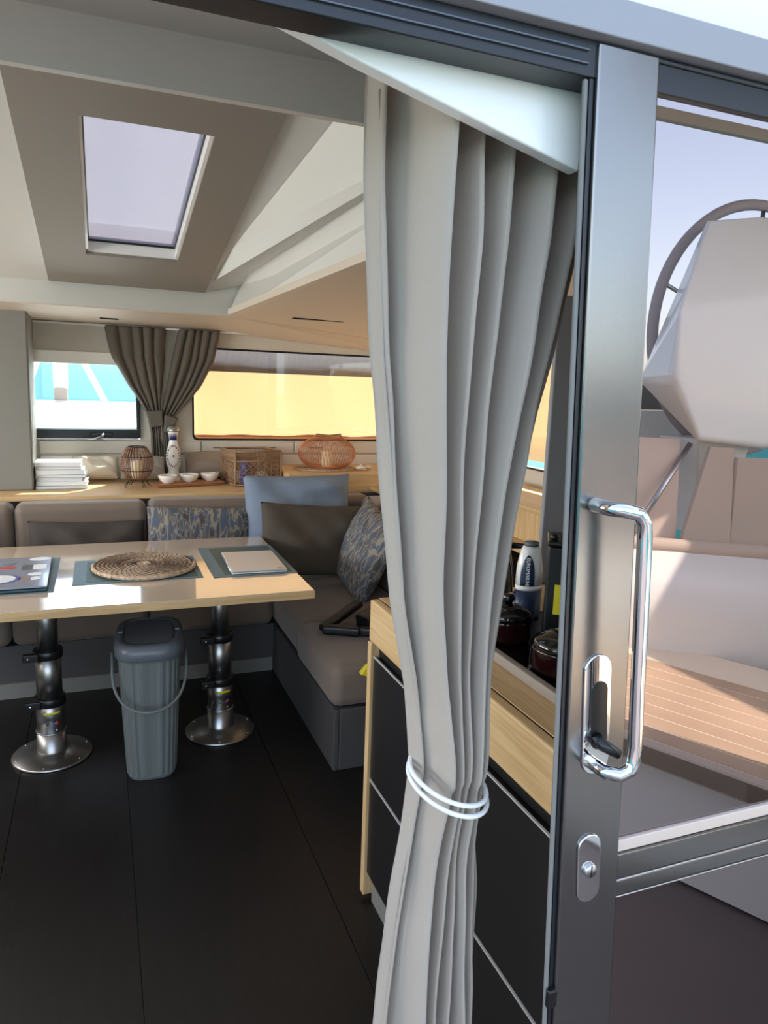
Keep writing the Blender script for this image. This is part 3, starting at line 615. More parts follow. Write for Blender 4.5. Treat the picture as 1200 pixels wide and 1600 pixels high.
# painted ceramic bottle
bo = empty('ceramic_bottle', (0.428, 4.70, SZ), 'tall white ceramic bottle with blue painted pattern and bell stopper', 'bottle')
prof = [(0.040, 0.0), (0.044, 0.01), (0.040, 0.045), (0.031, 0.070), (0.034, 0.085), (0.044, 0.12), (0.046, 0.15), (0.042, 0.19), (0.030, 0.235), (0.023, 0.262), (0.024, 0.275), (0.030, 0.305), (0.031, 0.315)]
def prad(z): return interp([(a, b) for b, a in prof], z)
MB().lathe(prof, 32).build('bottle_body', M_ceramic, bo, True)
MB().lathe([(0.037, 0.316), (0.038, 0.322), (0.034, 0.338), (0.022, 0.352), (0.006, 0.358)], 28).build('stopper', mat('pewter', (170, 168, 160), 0.3, 0.8), bo, True)
def on_bottle(name, poly, m, off=0.0008, a0=-PI / 2 - 0.09):
    vs = [((prad(z) + off) * math.cos(a0 + u), (prad(z) + off) * math.sin(a0 + u), z) for u, z in poly]
    return MB().add(vs, [tuple(range(len(vs)))]).build(name, m, bo, solid=0.0006)
for k in range(5):  # crown points around the neck
    u = -0.8 + 0.4 * k
    on_bottle('crown_point', [(u - 0.22, 0.262), (u + 0.22, 0.262), (u + 0.24, 0.272), (u + 0.12, 0.290), (u, 0.308), (u - 0.12, 0.290), (u - 0.24, 0.272)], M_cobalt, 0.0012)
lf = MB()
for k in range(22):  # leaf garland around the oval medallion
    a = 2 * PI * k / 22; u = 0.86 * math.cos(a); z = 0.165 + 0.062 * math.sin(a)
    for du, dz in ((0.0, 0.0), (0.13 * math.cos(a), 0.006 * math.sin(a))):
        r = prad(z + dz) + 0.001; c = Vector((r * math.cos(-PI / 2 - 0.09 + u + du), r * math.sin(-PI / 2 - 0.09 + u + du), z + dz))
        lf.lathe([(0.0008, -0.004), (0.0030, 0.0), (0.0008, 0.004)], 6, c)
for k in range(18):
    a = 2 * PI * k / 18; lf.lathe([(0.001, -0.004), (0.004, 0), (0.001, 0.004)], 6, (0.0412 * math.cos(a), 0.0412 * math.sin(a), 0.038 + 0.004 * (k % 2)))
o = lf.build('leaf_garland', M_cobalt, bo, True)
em = MB()
for k in range(6):
    a = PI * k / 3
    p = [(0.0, 0.165), (0.16 * math.cos(a), 0.165 + 0.010 * math.sin(a))]
    em.tube([((prad(z) + 0.001) * math.cos(-PI / 2 - 0.09 + u), (prad(z) + 0.001) * math.sin(-PI / 2 - 0.09 + u), z) for u, z in p], 0.0012, 5)
em.build('flower_emblem', M_darkprint, bo, True)

# tray with three bowls
tr = MB().hexa([(-0.20, -0.055, 0.0), (0.19, -0.045, 0.0), (0.19, 0.045, 0.0), (-0.20, 0.055, 0.0), (-0.225, -0.075, 0.022), (0.215, -0.062, 0.022), (0.215, 0.062, 0.022), (-0.225, 0.075, 0.022)]).build('serving_tray', M_tray, bevel=0.006, M=Matrix.Translation((0.50, 4.515, SZ)) @ Matrix.Rotation(math.radians(12), 4, 'Z'))
tag(tr, 'long brown wooden serving tray under three white bowls', 'tray')
for i, (x, y, nm) in enumerate(((0.372, 4.47, 'white ceramic bowl nearest the slatted lantern on the tray'), (0.503, 4.515, 'middle white ceramic bowl of three on the tray'), (0.632, 4.55, 'white ceramic bowl nearest the woven basket on the tray'))):
    o = MB().lathe([(0.026, 0.0), (0.028, 0.004), (0.044, 0.014), (0.054, 0.034), (0.058, 0.048), (0.055, 0.048), (0.050, 0.034), (0.038, 0.014), (0.010, 0.009)], 32).build('bowl', M_ceramic, None, True, M=Matrix.Translation((x, y, SZ + 0.0225)))
    tag(o, nm, 'bowl', 'bowls on the tray')
sp = MB().tube([(0.0, 0, 0), (0.03, 0.004, 0.004), (0.085, 0.01, 0.003)], 0.0035, 6, taper=[1.6, 1, 0.8]).build('small_spoon', M_alu, None, True, M=Matrix.Translation((0.655, 4.545, SZ + 0.072)))
tag(sp, 'small spoon lying across the bowl nearest the basket', 'spoon')

# woven basket
bk = empty('woven_basket', (0.893, 4.57, SZ), 'square open-weave rattan basket holding odds and ends', 'basket', rz=math.radians(10))
hx, hy, hz = 0.150, 0.13, 0.215
for x, y in ((-hx, -hy), (hx, -hy), (hx, hy), (-hx, hy)): MB().tube([(x, y, 0.004), (x, y, hz)], 0.007, 6).build('corner_post', M_rattan, bk, True)
for z in (0.008, 0.155, hz):
    MB().tube([(-hx, -hy, z), (hx, -hy, z), (hx, hy, z), (-hx, hy, z), ], 0.0065, 6, True).build('rim' if z > 0.1 else 'bottom_frame', M_rattan, bk, True)
wv = MB()
for s in range(4):
    L = hx if s % 2 == 0 else hy; O = hy if s % 2 == 0 else hx
    def pt(u, z, s=s, L=L, O=O):
        return {0: (u * L, -O, z), 1: (O, u * L, z), 2: (-u * L, O, z), 3: (-O, -u * L, z)}[s]
    for k in range(7):
        u = -0.86 + 1.72 * k / 6; wv.tube([pt(u, 0.01), pt(u, 0.152)], 0.0028, 4)
    for k in range(5):
        z = 0.03 + 0.024 * k; wv.tube([pt(-1 + 2 * q / 24, z + 0.004 * math.sin(q * 2.1)) for q in range(25)], 0.0028, 4)
    for k in range(-6, 8):
        for d in (1, -1):
            p0 = (k * 0.25, 0.015); p1 = (k * 0.25 + d * 0.8, 0.15)
            u0, z0_, u1, z1_ = p0[0], p0[1], p1[0], p1[1]
            def clip(u): return max(-0.98, min(0.98, u))
            if (u0 < -1 and u1 < -1) or (u0 > 1 and u1 > 1): continue
            ta = (clip(u0) - u0) / (u1 - u0); tb_ = (clip(u1) - u0) / (u1 - u0)
            wv.tube([pt(lerp(u0, u1, ta), lerp(z0_, z1_, ta)), pt(lerp(u0, u1, tb_), lerp(z0_, z1_, tb_))], 0.0026, 4)
    for k in range(34):
        u = -0.97 + 1.94 * k / 33; wv.tube([pt(u, 0.157), pt(u, hz)], 0.0020, 4)
    wv.add([], [])
o = wv.build('woven_strands', M_rattan, bk, True); o['kind'] = 'stuff'
box('basket_floor', M_rattan, -hx, hx, -hy, hy, 0.002, 0.010, bk)
for i, (x, y, z, r, m, nm, cc) in enumerate(((-0.06, -0.05, 0.145, 0.03, M_blueglass, 'small blue jar peeking out of the rattan basket', 'jar'), (0.05, -0.05, 0.07, 0.045, M_ceramic, 'white tub standing in the front of the rattan basket', 'tub'), (-0.05, 0.03, 0.065, 0.045, M_cover, 'white tub standing deeper in the rattan basket', 'tub'))):
    c = Matrix.Translation(bk.location) @ Matrix.Rotation(math.radians(10), 4, 'Z') @ Vector((x, y, 0.0105))
    o = MB().lathe([(r * 0.85, 0), (r, 0.01), (r, z - 0.025), (r * 0.8, z - 0.012), (r * 0.8, z)], 20).build('tub' if m is not M_blueglass else 'jar', m, None, True, M=Matrix.Translation(c)); tag(o, nm, cc)

# round wire lantern with candle
RZ_ = 0.9855
mw = MB()
pp = []
for k in range(14 * 36 + 1):
    a = 2 * PI * k / 36; r = 0.02 + 0.20 * k / (14 * 36); pp.append((r * math.cos(a), 0.72 * r * math.sin(a), 0.005))
mw.tube(pp, 0.005, 5)
o = mw.build('woven_mat', M_seagrass, None, True, M=Matrix.Translation((1.39, 4.58, RZ_))); tag(o, 'oval woven mat under the round wire lantern', 'mat')
wl_ = empty('wire_lantern', (1.40, 4.58, RZ_ + 0.0105), 'wide round orange wire lantern holding a pillar candle', 'lantern')
prof = [(0.10, 0.0), (0.155, 0.028), (0.185, 0.072), (0.188, 0.11), (0.165, 0.155), (0.115, 0.19), (0.085, 0.197)]
def smoothprof(prof, n=18):
    out_ = []
    for i in range(n + 1):
        t = i / n * (len(prof) - 1); k = min(int(t), len(prof) - 2); f = t - k
        p0 = prof[max(k - 1, 0)]; p1 = prof[k]; p2 = prof[k + 1]; p3 = prof[min(k + 2, len(prof) - 1)]
        out_.append(tuple(0.5 * ((2 * p1[d]) + (-p0[d] + p2[d]) * f + (2 * p0[d] - 5 * p1[d] + 4 * p2[d] - p3[d]) * f * f + (-p0[d] + 3 * p1[d] - 3 * p2[d] + p3[d]) * f ** 3) for d in (0, 1)))
    return out_
sp_ = smoothprof(prof); ww = MB()
for k in range(56):
    for d in (1, -1):
        ww.tube([(r * math.cos(2 * PI * k / 56 + d * 0.012 * i), r * math.sin(2 * PI * k / 56 + d * 0.012 * i), z) for i, (r, z) in enumerate(sp_)], 0.0016, 4)
o = ww.build('wire_strands', M_rattanred, wl_, True); o['kind'] = 'stuff'
for r, z, t_ in ((0.10, 0.0, 0.004), (0.085, 0.197, 0.005)):
    MB().tube([(r * math.cos(2 * PI * k / 40), r * math.sin(2 * PI * k / 40), z) for k in range(40)], t_, 6, True).build('rim_hoop', M_rattanred, wl_, True)
MB().tube([(-0.085, -0.02, 0.205), (-0.083, -0.03, 0.222), (0, -0.035, 0.214), (0.083, -0.03, 0.222), (0.085, -0.02, 0.205)], 0.006, 6).build('carry_handle', M_rattan, wl_, True)
MB().lathe([(0.098, -0.002), (0.098, 0.003)], 30).build('lantern_floor', M_rattanred, wl_)
MB().lathe([(0.036, 0.003), (0.037, 0.01), (0.037, 0.105), (0.030, 0.110), (0.004, 0.106)], 24).build('candle', M_candle, wl_, True)
# sea shells to the right
for i, (x, y, s) in enumerate(((1.60, 4.47, 1.0), (1.66, 4.50, 0.8))):
    b = MB(); p = [(0.03 * s * (1 - k / 30) * math.cos(k * 0.6), 0.03 * s * (1 - k / 30) * math.sin(k * 0.6), 0.012 * s + 0.0012 * k * s) for k in range(26)]
    b.tube(p, 0.013 * s, 6, taper=[max(0.15, 1 - k / 27) for k in range(26)])
    o = b.build('sea_shell', M_ceramic, None, True, M=Matrix.Translation((x, y, RZ_ + 0.002))); tag(o, ('larger' if i == 0 else 'smaller') + ' white spiral sea shell on the shelf right of the wire lantern', 'shell', 'shells on the shelf')

# ------------------------------------------------------------------ black folding tripod on the sofa seat + stick leaning on the cabinet
fo = empty('folded_strap_clamp', (1.045, 2.955, 0.452), 'black folded hinged clamp lying on the near seat cushion', 'clamp')
def bar(p0, p1, wd, ht, name, parent, m=M_blackmat):
    p0, p1 = Vector(p0), Vector(p1); L = (p1 - p0).length
    return MB().box(0, L, -wd / 2, wd / 2, 0, ht).build(name, m, parent, bevel=0.012, seg=3, M=basis(p0, p1 - p0, Vector((0, 0, 1)).cross(p1 - p0)))
bar((-0.15, -0.02, 0.005), (0.08, 0.14, 0.06), 0.05, 0.035, 'upper_arm', fo)
bar((-0.15, -0.02, 0.002), (0.0, -0.10, 0.002), 0.05, 0.042, 'lower_arm', fo)
bar((0.0, -0.09, 0.004), (0.12, -0.16, 0.004), 0.05, 0.042, 'hinge_block', fo)
bar((0.03, -0.05, 0.01), (0.20, 0.04, 0.05), 0.09, 0.07, 'handle_block', fo)
sk_ = empty('handheld_tool', (0.985, 2.50, 0.0), 'slim black tool with a yellow tip leaning between sofa and cabinet', 'tool')
MB().tube([(0.0, 0.0, 0.25), (0.0, 0.01, 0.40), (0.0, 0.02, 0.455)], 0.016, 8).build('shaft', M_blackmat, sk_, True)
MB().hexa([(-0.07, -0.015, 0.435), (0.0, -0.02, 0.41), (0.0, 0.02, 0.41), (-0.07, 0.015, 0.435), (-0.045, -0.012, 0.468), (0.01, -0.015, 0.49), (0.01, 0.015, 0.49), (-0.045, 0.012, 0.468)]).build('yellow_tip', M_yellow, sk_, bevel=0.006)
MB().tube([(0.005, -0.005, 0.47), (0.02, -0.005, 0.50)], 0.012, 8).build('metal_collar', M_chrome, sk_, True)
MB().tube([(0.0, 0.0, 0.002), (0.0, 0.0, 0.26)], 0.011, 8).build('pole', M_blackmat, sk_, True)

# ------------------------------------------------------------------ galley cabinet
CX = 0.705; CY0, CY1 = 0.90, 1.852
gc = empty('galley_cabinet', (1.05, 1.4, 0), 'black fronted galley cabinet with light oak end panel and trim', 'cabinet')
G = lambda o: part(o, gc)
G(box('carcass', M_black, CX + 0.03, 1.45, CY0, CY1 - 0.03, 0.10, 0.945, gc))
G(box('toe_kick', M_pillar, CX + 0.022, 1.45, CY0, CY1 - 0.035, 0.0, 0.10, gc))
G(box('end_panel', M_oak_z, CX - 0.004, 1.45, CY1 - 0.028, CY1, 0.02, 0.823, gc, 0.003))
for a, b_ in ((CY0, 1.395), (1.40, CY1 - 0.032)):
    for z0, z1 in ((0.10, 0.405), (0.412, 0.786)):
        d = G(box('drawer_front', M_black, CX + 0.004, CX + 0.028, a, b_, z0, z1 - 0.003, gc, 0.0015))
        G(box('edge_trim', mat('trim_pale', (196, 194, 190), 0.35), CX + 0.0025, CX + 0.0075, a, b_, z1 - 0.0028, z1 + 0.0004, gc))
G(box('grip_channel', M_blackmat, CX + 0.02, CX + 0.03, CY0, CY1 - 0.03, 0.787, 0.823, gc))
wt = empty('galley_worktop', (1.05, 1.4, 0.94), 'light oak galley worktop with a deep front edge', 'worktop')
W = lambda o: part(o, wt)
W(box('front_edge', M_oak_y, CX, CX + 0.028, CY0, CY1 + 0.002, 0.824, 0.946, wt, 0.006, 3))
W(box('worktop_board', M_oak_y, CX + 0.0285, 1.47, CY0, CY1 + 0.002, 0.9455, 0.9475, wt))
W(box('raised_lip', mat('lip_taupe', (150, 138, 126), 0.5), 0.806, 0.826, CY0, 1.62, 0.9478, 0.972, wt, 0.004))
# black hob glass with two pan lids
hb = box('glass_hob', M_blackgloss, 0.83, 1.38, 0.95, 1.60, 0.9478, 0.958, bevel=0.003); tag(hb, 'black glass hob set behind the raised lip of the galley worktop', 'hob')
for i, (x, y, r) in enumerate(((0.898, 1.43, 0.058), (0.915, 1.22, 0.072))):
    p = empty('cooking_pot', (x, y, 0.9583), ('shiny black pot with red glints farther from the door on the hob', 'shiny black pot with red glints nearer to the door on the hob')[i], 'pot', 'pots on the hob')
    MB().lathe([(r * 0.9, 0), (r, 0.01), (r, 0.05), (r * 1.03, 0.054)], 28).build('pot_body', mat('pot_red_black', (34, 9, 11), 0.08, coat=0.8), p, True)
    MB().lathe([(r * 1.03, 0.0545), (r * 0.9, 0.07), (r * 0.5, 0.085), (0.012, 0.09)], 28).build('lid', M_blackgloss, p, True)
    MB().lathe([(0.009, 0.09), (0.016, 0.102), (0.012, 0.112), (0.002, 0.114)], 14).build('knob', M_blackgloss, p, True)
# cleaner bottle
eb = empty('cleaner_bottle', (1.04, 1.565, 0.9585), 'white spray bottle with a navy label lettered in white', 'bottle'); eb.scale = (0.82, 0.82, 0.77)
MB().lathe([(0.042, 0), (0.045, 0.01), (0.046, 0.10)], 28, sy=0.75).build('lower_body', M_navy, eb, True)
MB().lathe([(0.0463, 0.10), (0.0463, 0.115)], 28, sy=0.75).build('band', M_ceramic, eb, True)
MB().lathe([(0.046, 0.115), (0.044, 0.18), (0.034, 0.235), (0.026, 0.25)], 28, sy=0.75).build('shoulder', M_ceramic, eb, True)
MB().lathe([(0.024, 0.25), (0.024, 0.262), (0.016, 0.266)], 20).build('cap', mat('cap_grey', (92, 98, 100), 0.4), eb, True)
fa = math.atan2(-1.555, -1.045)
lab = []
for j in range(9):
    z = lerp(0.117, 0.222, j / 8); half = 0.55 * math.sqrt(max(0.02, 1 - (max(0, (z - 0.15)) / 0.073) ** 2)); rr = interp([(0.115, 0.046), (0.18, 0.044), (0.235, 0.034)], z) + 0.0008
    lab.append([(rr * math.cos(fa + half * (q / 4 - 1)), 0.75 * rr * math.sin(fa + half * (q / 4 - 1)), z) for q in range(9)])
MB().grid(lab).build('label', M_navy, eb, True, solid=0.0006)
nx, ny = math.cos(fa), math.sin(fa)
text_mesh('lettering', 'EUROMARINE', 0.0165, M_ceramic, eb, basis((0.0468 * nx, 0.0355 * ny - 0.001, 0.165), (0, 0, -1), (-ny * 1.0, nx, 0)) )
# black kettle and black storage caddy with yellow tape
ke = empty('kettle', (0.985, 1.69, 0.948), 'glossy black kettle at the far end of the galley worktop', 'kettle')
MB().lathe([(0.07, 0), (0.075, 0.01), (0.072, 0.12), (0.055, 0.19), (0.05, 0.20), (0.02, 0.215)], 28).build('kettle_body', M_blackgloss, ke, True)
MB().tube([(0.06, -0.02, 0.18), (0.11, -0.05, 0.18), (0.115, -0.055, 0.10), (0.075, -0.03, 0.04)], 0.009, 8).build('handle', M_blackmat, ke, True)
MB().lathe([(0.008, 0.215), (0.014, 0.225), (0.003, 0.232)], 12).build('lid_knob', M_blackmat, ke, True)
cd = empty('storage_box', (0.996, 1.374, 0.9585), 'tall matt black box with yellow tape beside the cleaner bottle', 'box', rz=math.radians(-34))
box('box_body', M_blackmat, -0.03, 0.11, -0.05, 0.07, 0.0, 0.243, cd, 0.006)
box('box_lid', M_blackmat, -0.033, 0.113, -0.053, 0.073, 0.243, 0.255, cd, 0.004)
MB().lathe([(0.008, 0.255), (0.010, 0.264), (0.004, 0.27)], 12, (-0.018, -0.03, 0)).build('lid_knob', M_blackmat, cd, True)
box('yellow_tape', M_yellow, -0.010, 0.006, -0.052, -0.0502, 0.085, 0.155, cd)
# grey partition behind the galley, wooden boxes and ring
PX = 1.272
pt_ = struct(MB().hexa([(PX, 1.86, 0.95), (1.75, 1.86, 0.95), (1.75, 1.88, 0.95), (PX, 1.88, 0.95), (PX, 1.86, 1.83), (1.75, 1.86, 1.83), (1.75, 1.88, 1.83), (PX, 1.88, 1.83)]).build('wall_partition', M_partition, bevel=0.006), 'grey partition panel behind the galley')
wb = empty('oak_locker', (1.85, 2.9, 0.90), 'small light oak locker on the side shelf, glimpsed past the curtain', 'locker')
box('locker_body', M_oak_z, -0.14, 0.20, -0.6, 0.5, 0.0005, 0.14, wb, 0.003); box('locker_top', M_oak_y, -0.16, 0.21, -0.62, 0.52, 0.1405, 0.16, wb, 0.003)

# ------------------------------------------------------------------ doorway curtain
L_ = [(-1.96, 0.318), (-1.925, 0.318), (-1.711, 0.326), (-1.584, 0.334), (-1.379, 0.358), (-1.232, 0.377), (-1.093, 0.405), (-1.001, 0.415), (-0.958, 0.419), (-0.834, 0.405), (-0.694, 0.389), (-0.56, 0.378), (0, 0.34)]
R_ = [(-1.96, 0.668), (-1.85, 0.662), (-1.739, 0.652), (-1.614, 0.628), (-1.523, 0.606), (-1.41, 0.585), (-1.275, 0.568), (-1.176, 0.559), (-1.053, 0.545), (-0.969, 0.536), (-0.904, 0.536), (-0.743, 0.549), (-0.499, 0.559), (0, 0.575)]
L_ = [(z, x * 1.055) for z, x in L_]; R_ = [(z, x * 1.03) for z, x in R_]
TOPB = [0, 0.055, 0.225, 0.36, 0.50, 0.675, 0.83, 1.0]; KNB = [0, 0.10, 0.30, 0.49, 0.58, 0.68, 0.85, 1.0]; BOTB = [0, 0.08, 0.36, 0.46, 0.62, 0.76, 0.87, 1.0]
rows = []; NJ = 110; PER = 14
for j in range(NJ + 1):
    z = lerp(1.96, 0.015, j / NJ); xl = interp(L_, -z); xr = interp(R_, -z)
    if z > 0.96: k = (1.96 - z) / 1.0; k = min(1, k) ** 1.3; B = [lerp(a, c, k) for a, c in zip(TOPB, KNB)]; amp = lerp(0.135, 0.07, k ** 1.3)
    else: k = (0.96 - z) / 0.96; k = k ** 0.7; B = [lerp(a, c, k) for a, c in zip(KNB, BOTB)]; amp = lerp(0.06, 0.11, k)
    pinch = math.exp(-((z - 0.968) / 0.10) ** 2)
    r = []
    for q in range(7):
        for i in range(PER + (1 if q == 6 else 0)):
            t = i / PER; u = lerp(B[q], B[q + 1], t)
            g = (0.5 - 0.5 * math.cos(2 * PI * t ** 1.2)) ** 1.15
            lob = (0.28, 1.0, 0.85, 0.8, 0.95, 0.75, 0.35)[q]
            ov = 0.0
            x = lerp(xl, xr, u) + 0.22 * g * (B[q + 1] - B[q]) * (xr - xl) * (0.0 if q == 6 else 1.0) + 0.003 * smoothn(z * 4, q, 1)
            y = 0.962 - amp * lob * g - 0.035 * pinch * math.sqrt(max(0, 1 - (2 * u - 1) ** 2)) + 0.004 * smoothn(z * 5, q * 2, 4)
            r.append((x, y, z))
    rows.append(r)
dc = MB().grid(rows).build('door_curtain', M_curtain, None, True, solid=0.0025); tag(dc, 'long pale linen curtain gathered beside the sliding door', 'curtain')
hemp = [(interp(L_, -lerp(1.92, 0.03, k / 40)) + 0.010, 0.935, lerp(1.92, 0.03, k / 40)) for k in range(41)]
MB().tube(hemp, 0.0025, 6).build('side_hem', M_curtain, dc, True)
ct = empty('curtain_tie', (0.482, 0.908, 0.960), 'white cord looped twice around the long linen curtain', 'cord')
for dz, dr, tilt in ((0.0, 0.0, 0.10), (-0.012, 0.002, 0.16)):
    MB().tube([((0.056 + dr) * math.cos(a) , (0.072 + dr) * math.sin(a), dz - tilt * 0.5 * 0.06 * math.sin(a) * -2.2 - 0.012 * math.cos(a)) for a in [2 * PI * k / 40 for k in range(40)]], 0.0038, 8, True).build('cord_loop', M_cord, ct, True)
# ------------------------------------------------------------------ pelmet gusset above the curtain
pe = MB().prism([(0.03, 0.80, 1.935), (0.141, 0.80, 1.922), (0.186, 0.80, 1.914), (0.227, 0.80, 1.903), (0.27, 0.80, 1.891), (0.562, 0.80, 1.818), (0.558, 0.80, 1.935)], (0, 0.022, 0)).build('pelmet', M_white, bevel=0.003)
tag(pe, 'white tapered pelmet panel over the top of the linen curtain', 'pelmet')

# ------------------------------------------------------------------ sliding door and its frame
hf = struct(empty('door_1', (0.5, 0.78, 0)), 'dark door frame with header rails')
def Fh(o): o.matrix_parent_inverse = Matrix.Translation(-hf.location); return o
Fh(box('header', M_frame, -1.25, 2.2, 0.755, 0.80, 1.905, 1.944, hf, 0.002))
M_rail = mat('header_rail_grey', (86, 92, 100), 0.35, 0.4)
Fh(box('header_rail', M_rail, -1.25, 0.53, 0.752, 0.756, 1.917, 1.9185, hf)); Fh(box('header_rail', M_rail, -1.25, 0.53, 0.752, 0.756, 1.931, 1.9325, hf))
Fh(box('header_back', M_white, -1.25, 2.2, 0.80, 0.86, 1.936, 2.2, hf))
def leanbox(x_top0, x_top1, x_bot0, x_bot1, y0, y1, zt_, zb_):
    return MB().hexa([(x_bot0, y0, zb_), (x_bot1, y0, zb_), (x_bot1, y1, zb_), (x_bot0, y1, zb_), (x_top0, y0, zt_), (x_top1, y0, zt_), (x_top1, y1, zt_), (x_top0, y1, zt_)])
def sx0(z): return lerp(0.541, 0.597, (1.941 - z) / 1.3)
def sx1(z): return lerp(0.628, 0.700, (1.941 - z) / 1.3)
Fh(leanbox(sx0(1.93) - 0.006, sx0(1.93) - 0.0005, sx0(0) - 0.006, sx0(0) - 0.0005, 0.756, 0.763, 1.904, 0.0).build('jamb', M_frame, hf))
Fh(leanbox(sx0(1.93) - 0.0125, sx0(1.93) - 0.0063, sx0(0) - 0.0125, sx0(0) - 0.0063, 0.757, 0.763, 1.904, 0.0).build('weather_seal', M_seal, hf, bevel=0.002))
Fh(MB().box(0.582, 0.598, 0.747, 0.7565, 0.66, 0.69).build('seal_clip', M_blackmat, hf, bevel=0.003))

dr = empty('sliding_door', (1.1, 0.77, 0), 'sliding glass door with dark anodised frame and chrome pull handle', 'door')
Dd = lambda o: part(o, dr)
Dd(MB().hexa([(sx0(0.0), 0.75, 0.0), (sx1(0), 0.75, 0.0), (sx1(0), 0.776, 0.0), (sx0(0), 0.764, 0.0), (sx0(1.942), 0.75, 1.942), (sx1(1.942), 0.75, 1.942), (sx1(1.942), 0.776, 1.942), (sx0(1.942), 0.764, 1.942)]).build('stile', M_stile, dr, bevel=0.003))
def rail_(name, m, z0, z1, y0=0.752, y1=0.776, bev=0.002):
    return Dd(MB().hexa([(sx1(z0), y0, z0), (2.1, y0, z0), (2.1, y1, z0), (sx1(z0), y1, z0), (sx1(z1), y0, z1), (2.1, y0, z1), (2.1, y1, z1), (sx1(z1), y1, z1)]).build(name, m, dr, bevel=bev))
rail_('middle_rail', M_stile, 0.845, 0.885); rail_('middle_rail_lower', M_stile, 0.817, 0.842); rail_('rail_bead', M_alu, 0.8422, 0.8448, 0.7505); rail_('rail_bead', M_alu, 0.8145, 0.8168, 0.7505)
rail_('glazing_bead', mat('glazing_bead_pale', (206, 190, 178), 0.35), 0.8855, 0.905, 0.756)
rail_('top_rail', M_frame, 1.936, 1.942)
rail_('bottom_rail', M_stile, 0.0, 0.06)
pn = rail_('glass_pane', M_smoked, 0.9055, 1.9355, 0.762, 0.768, 0)
pn2 = rail_('lower_glass_pane', M_smoked, 0.0605, 0.8142, 0.762, 0.768, 0)
# pull handle
hpts = [(0.589, 0.752, 1.408), (0.589, 0.72, 1.408), (0.600, 0.706, 1.408), (0.618, 0.700, 1.404), (0.628, 0.70, 1.392), (0.631, 0.70, 1.37), (0.649, 0.70, 1.09), (0.6495, 0.70, 1.068), (0.645, 0.70, 1.055), (0.632, 0.703, 1.049), (0.618, 0.715, 1.049), (0.614, 0.752, 1.049)]
ph = Dd(MB().tube(hpts, 0.0095, 16).build('pull_handle', M_chrome, dr, True))
# recessed latch plate and lower lock cylinder
def stadium(cx, cz, hw, hh_, lean=0.0, n=10):
    p = []
    for k in range(n + 1): a = PI * k / n; p.append((cx + hw * math.cos(a), cz + hh_ - hw + hw * math.sin(a)))
    for k in range(n + 1): a = PI + PI * k / n; p.append((cx + hw * math.cos(a) + lean, cz - hh_ + hw + hw * math.sin(a)))
    return p
def stad(name, m, cx, cz, hw, hh_, y0, y1, lean, bev=0.0015, parent=dr):
    return Dd(MB().prism([(x, y0, z) for x, z in stadium(cx, cz, hw, hh_, lean)], (0, y1 - y0, 0)).build(name, m, parent, bevel=bev))
stad('latch_plate', M_chrome, 0.617, 1.115, 0.0225, 0.088, 0.7465, 0.7505, 0.009)
stad('latch_recess', M_blackmat, 0.6215, 1.115, 0.013, 0.05, 0.7455, 0.7468, 0.006, 0)
Dd(MB().tube([(0.622, 0.745, 1.085), (0.624, 0.735, 1.078), (0.645, 0.722, 1.066)], 0.008, 8, taper=[1, 1.1, 0.8]).build('latch_lever', M_blackmat, dr, True))
stad('lock_plate', M_chrome, 0.630, 0.879, 0.0195, 0.054, 0.7465, 0.7505, 0.005)
Dd(MB().lathe([(0.011, 0), (0.0105, 0.004), (0.009, 0.006)], 20).build('lock_cylinder', M_alu, dr, True, M=Matrix.Translation((0.632, 0.7465, 0.878)) @ Matrix.Rotation(PI / 2, 4, 'X')))
Dd(box('keyway', M_blackmat, 0.631, 0.633, 0.7400, 0.7412, 0.870, 0.887, dr))
# coachroof edge above the door
ca = struct(MB().box(-2.3, 2.3, 0.74, 0.86, 1.9455, 1.986).build('trim_1', mat('coachroof_edge', (148, 148, 154), 0.4), bevel=0.002), 'pale grey coachroof edge over the door')
# roof skin closing from the coachroof edge up to the deck
struct(MB().prism([(-2.3, 0.86, 1.986), (2.3, 0.86, 1.986), (2.3, 1.58, 2.59), (-2.3, 1.58, 2.59)], (0, 0, 0.02)).build('trim_2', M_white), 'sloping white aft edge of the coachroof')

# ================================================================== OUTSIDE, FORWARD
sea = MB().box(-900, 900, -900, 900, -0.2, 0).build('sea', M_sea, M=Matrix.Translation((0, 0, -1.6)) @ Matrix.Rotation(math.radians(1.6), 4, 'X')); tag(sea, 'bright turquoise sea outside the left front window', 'sea', kind='stuff')
fd = MB().prism([(-3.0, 4.97, 1.05), (3.0, 4.97, 1.05), (3.0, 9.3, 1.24), (-3.0, 9.3, 1.24)], (0, 0, -0.1)).build('foredeck', M_white); struct(fd, 'white sunlit foredeck outside the front windows')
for x0, x1 in ((-3.6, -2.27), (2.35, 4.9)):
    struct(box('deck_side', M_white, x0, x1, 0.9, 5.0, 0.80, 0.92), 'white sunlit side deck outside the cabin windows')
bp_ = empty('bow_pulpit', (-0.45, 9.2, 1.24), 'white bow frame standing on the foredeck outside the left window', 'frame')
for p in ([(-0.35, 0, 0.0), (-0.12, 0, 0.62)], [(0.52, 0, 0.0), (0.22, 0, 0.62)], [(0.05, 0, 0.14), (0.05, 0, 0.62)], [(-0.12, 0, 0.6), (0.22, 0, 0.6)]):
    MB().tube(p, 0.035 if p[0][0] != 0.05 else 0.08, 8).build('frame_tube', M_white, bp_, True)
box('anchor_locker', mat('anchor_brown', (150, 128, 112), 0.6), -0.02, 0.12, -0.1, 0.0, 0.0, 0.14, bp_)

# ================================================================== COCKPIT BEHIND THE CAMERA (seen mirrored in the door glass)
cf = struct(box('floor_cockpit', M_deckfloor, -3.0, 4.9, -4.0, 0.698, -0.12, -0.005), 'cockpit floor outside the door')
def mir(x, yv, z): return (x, 1.5 - yv, z)
bz = 0.45
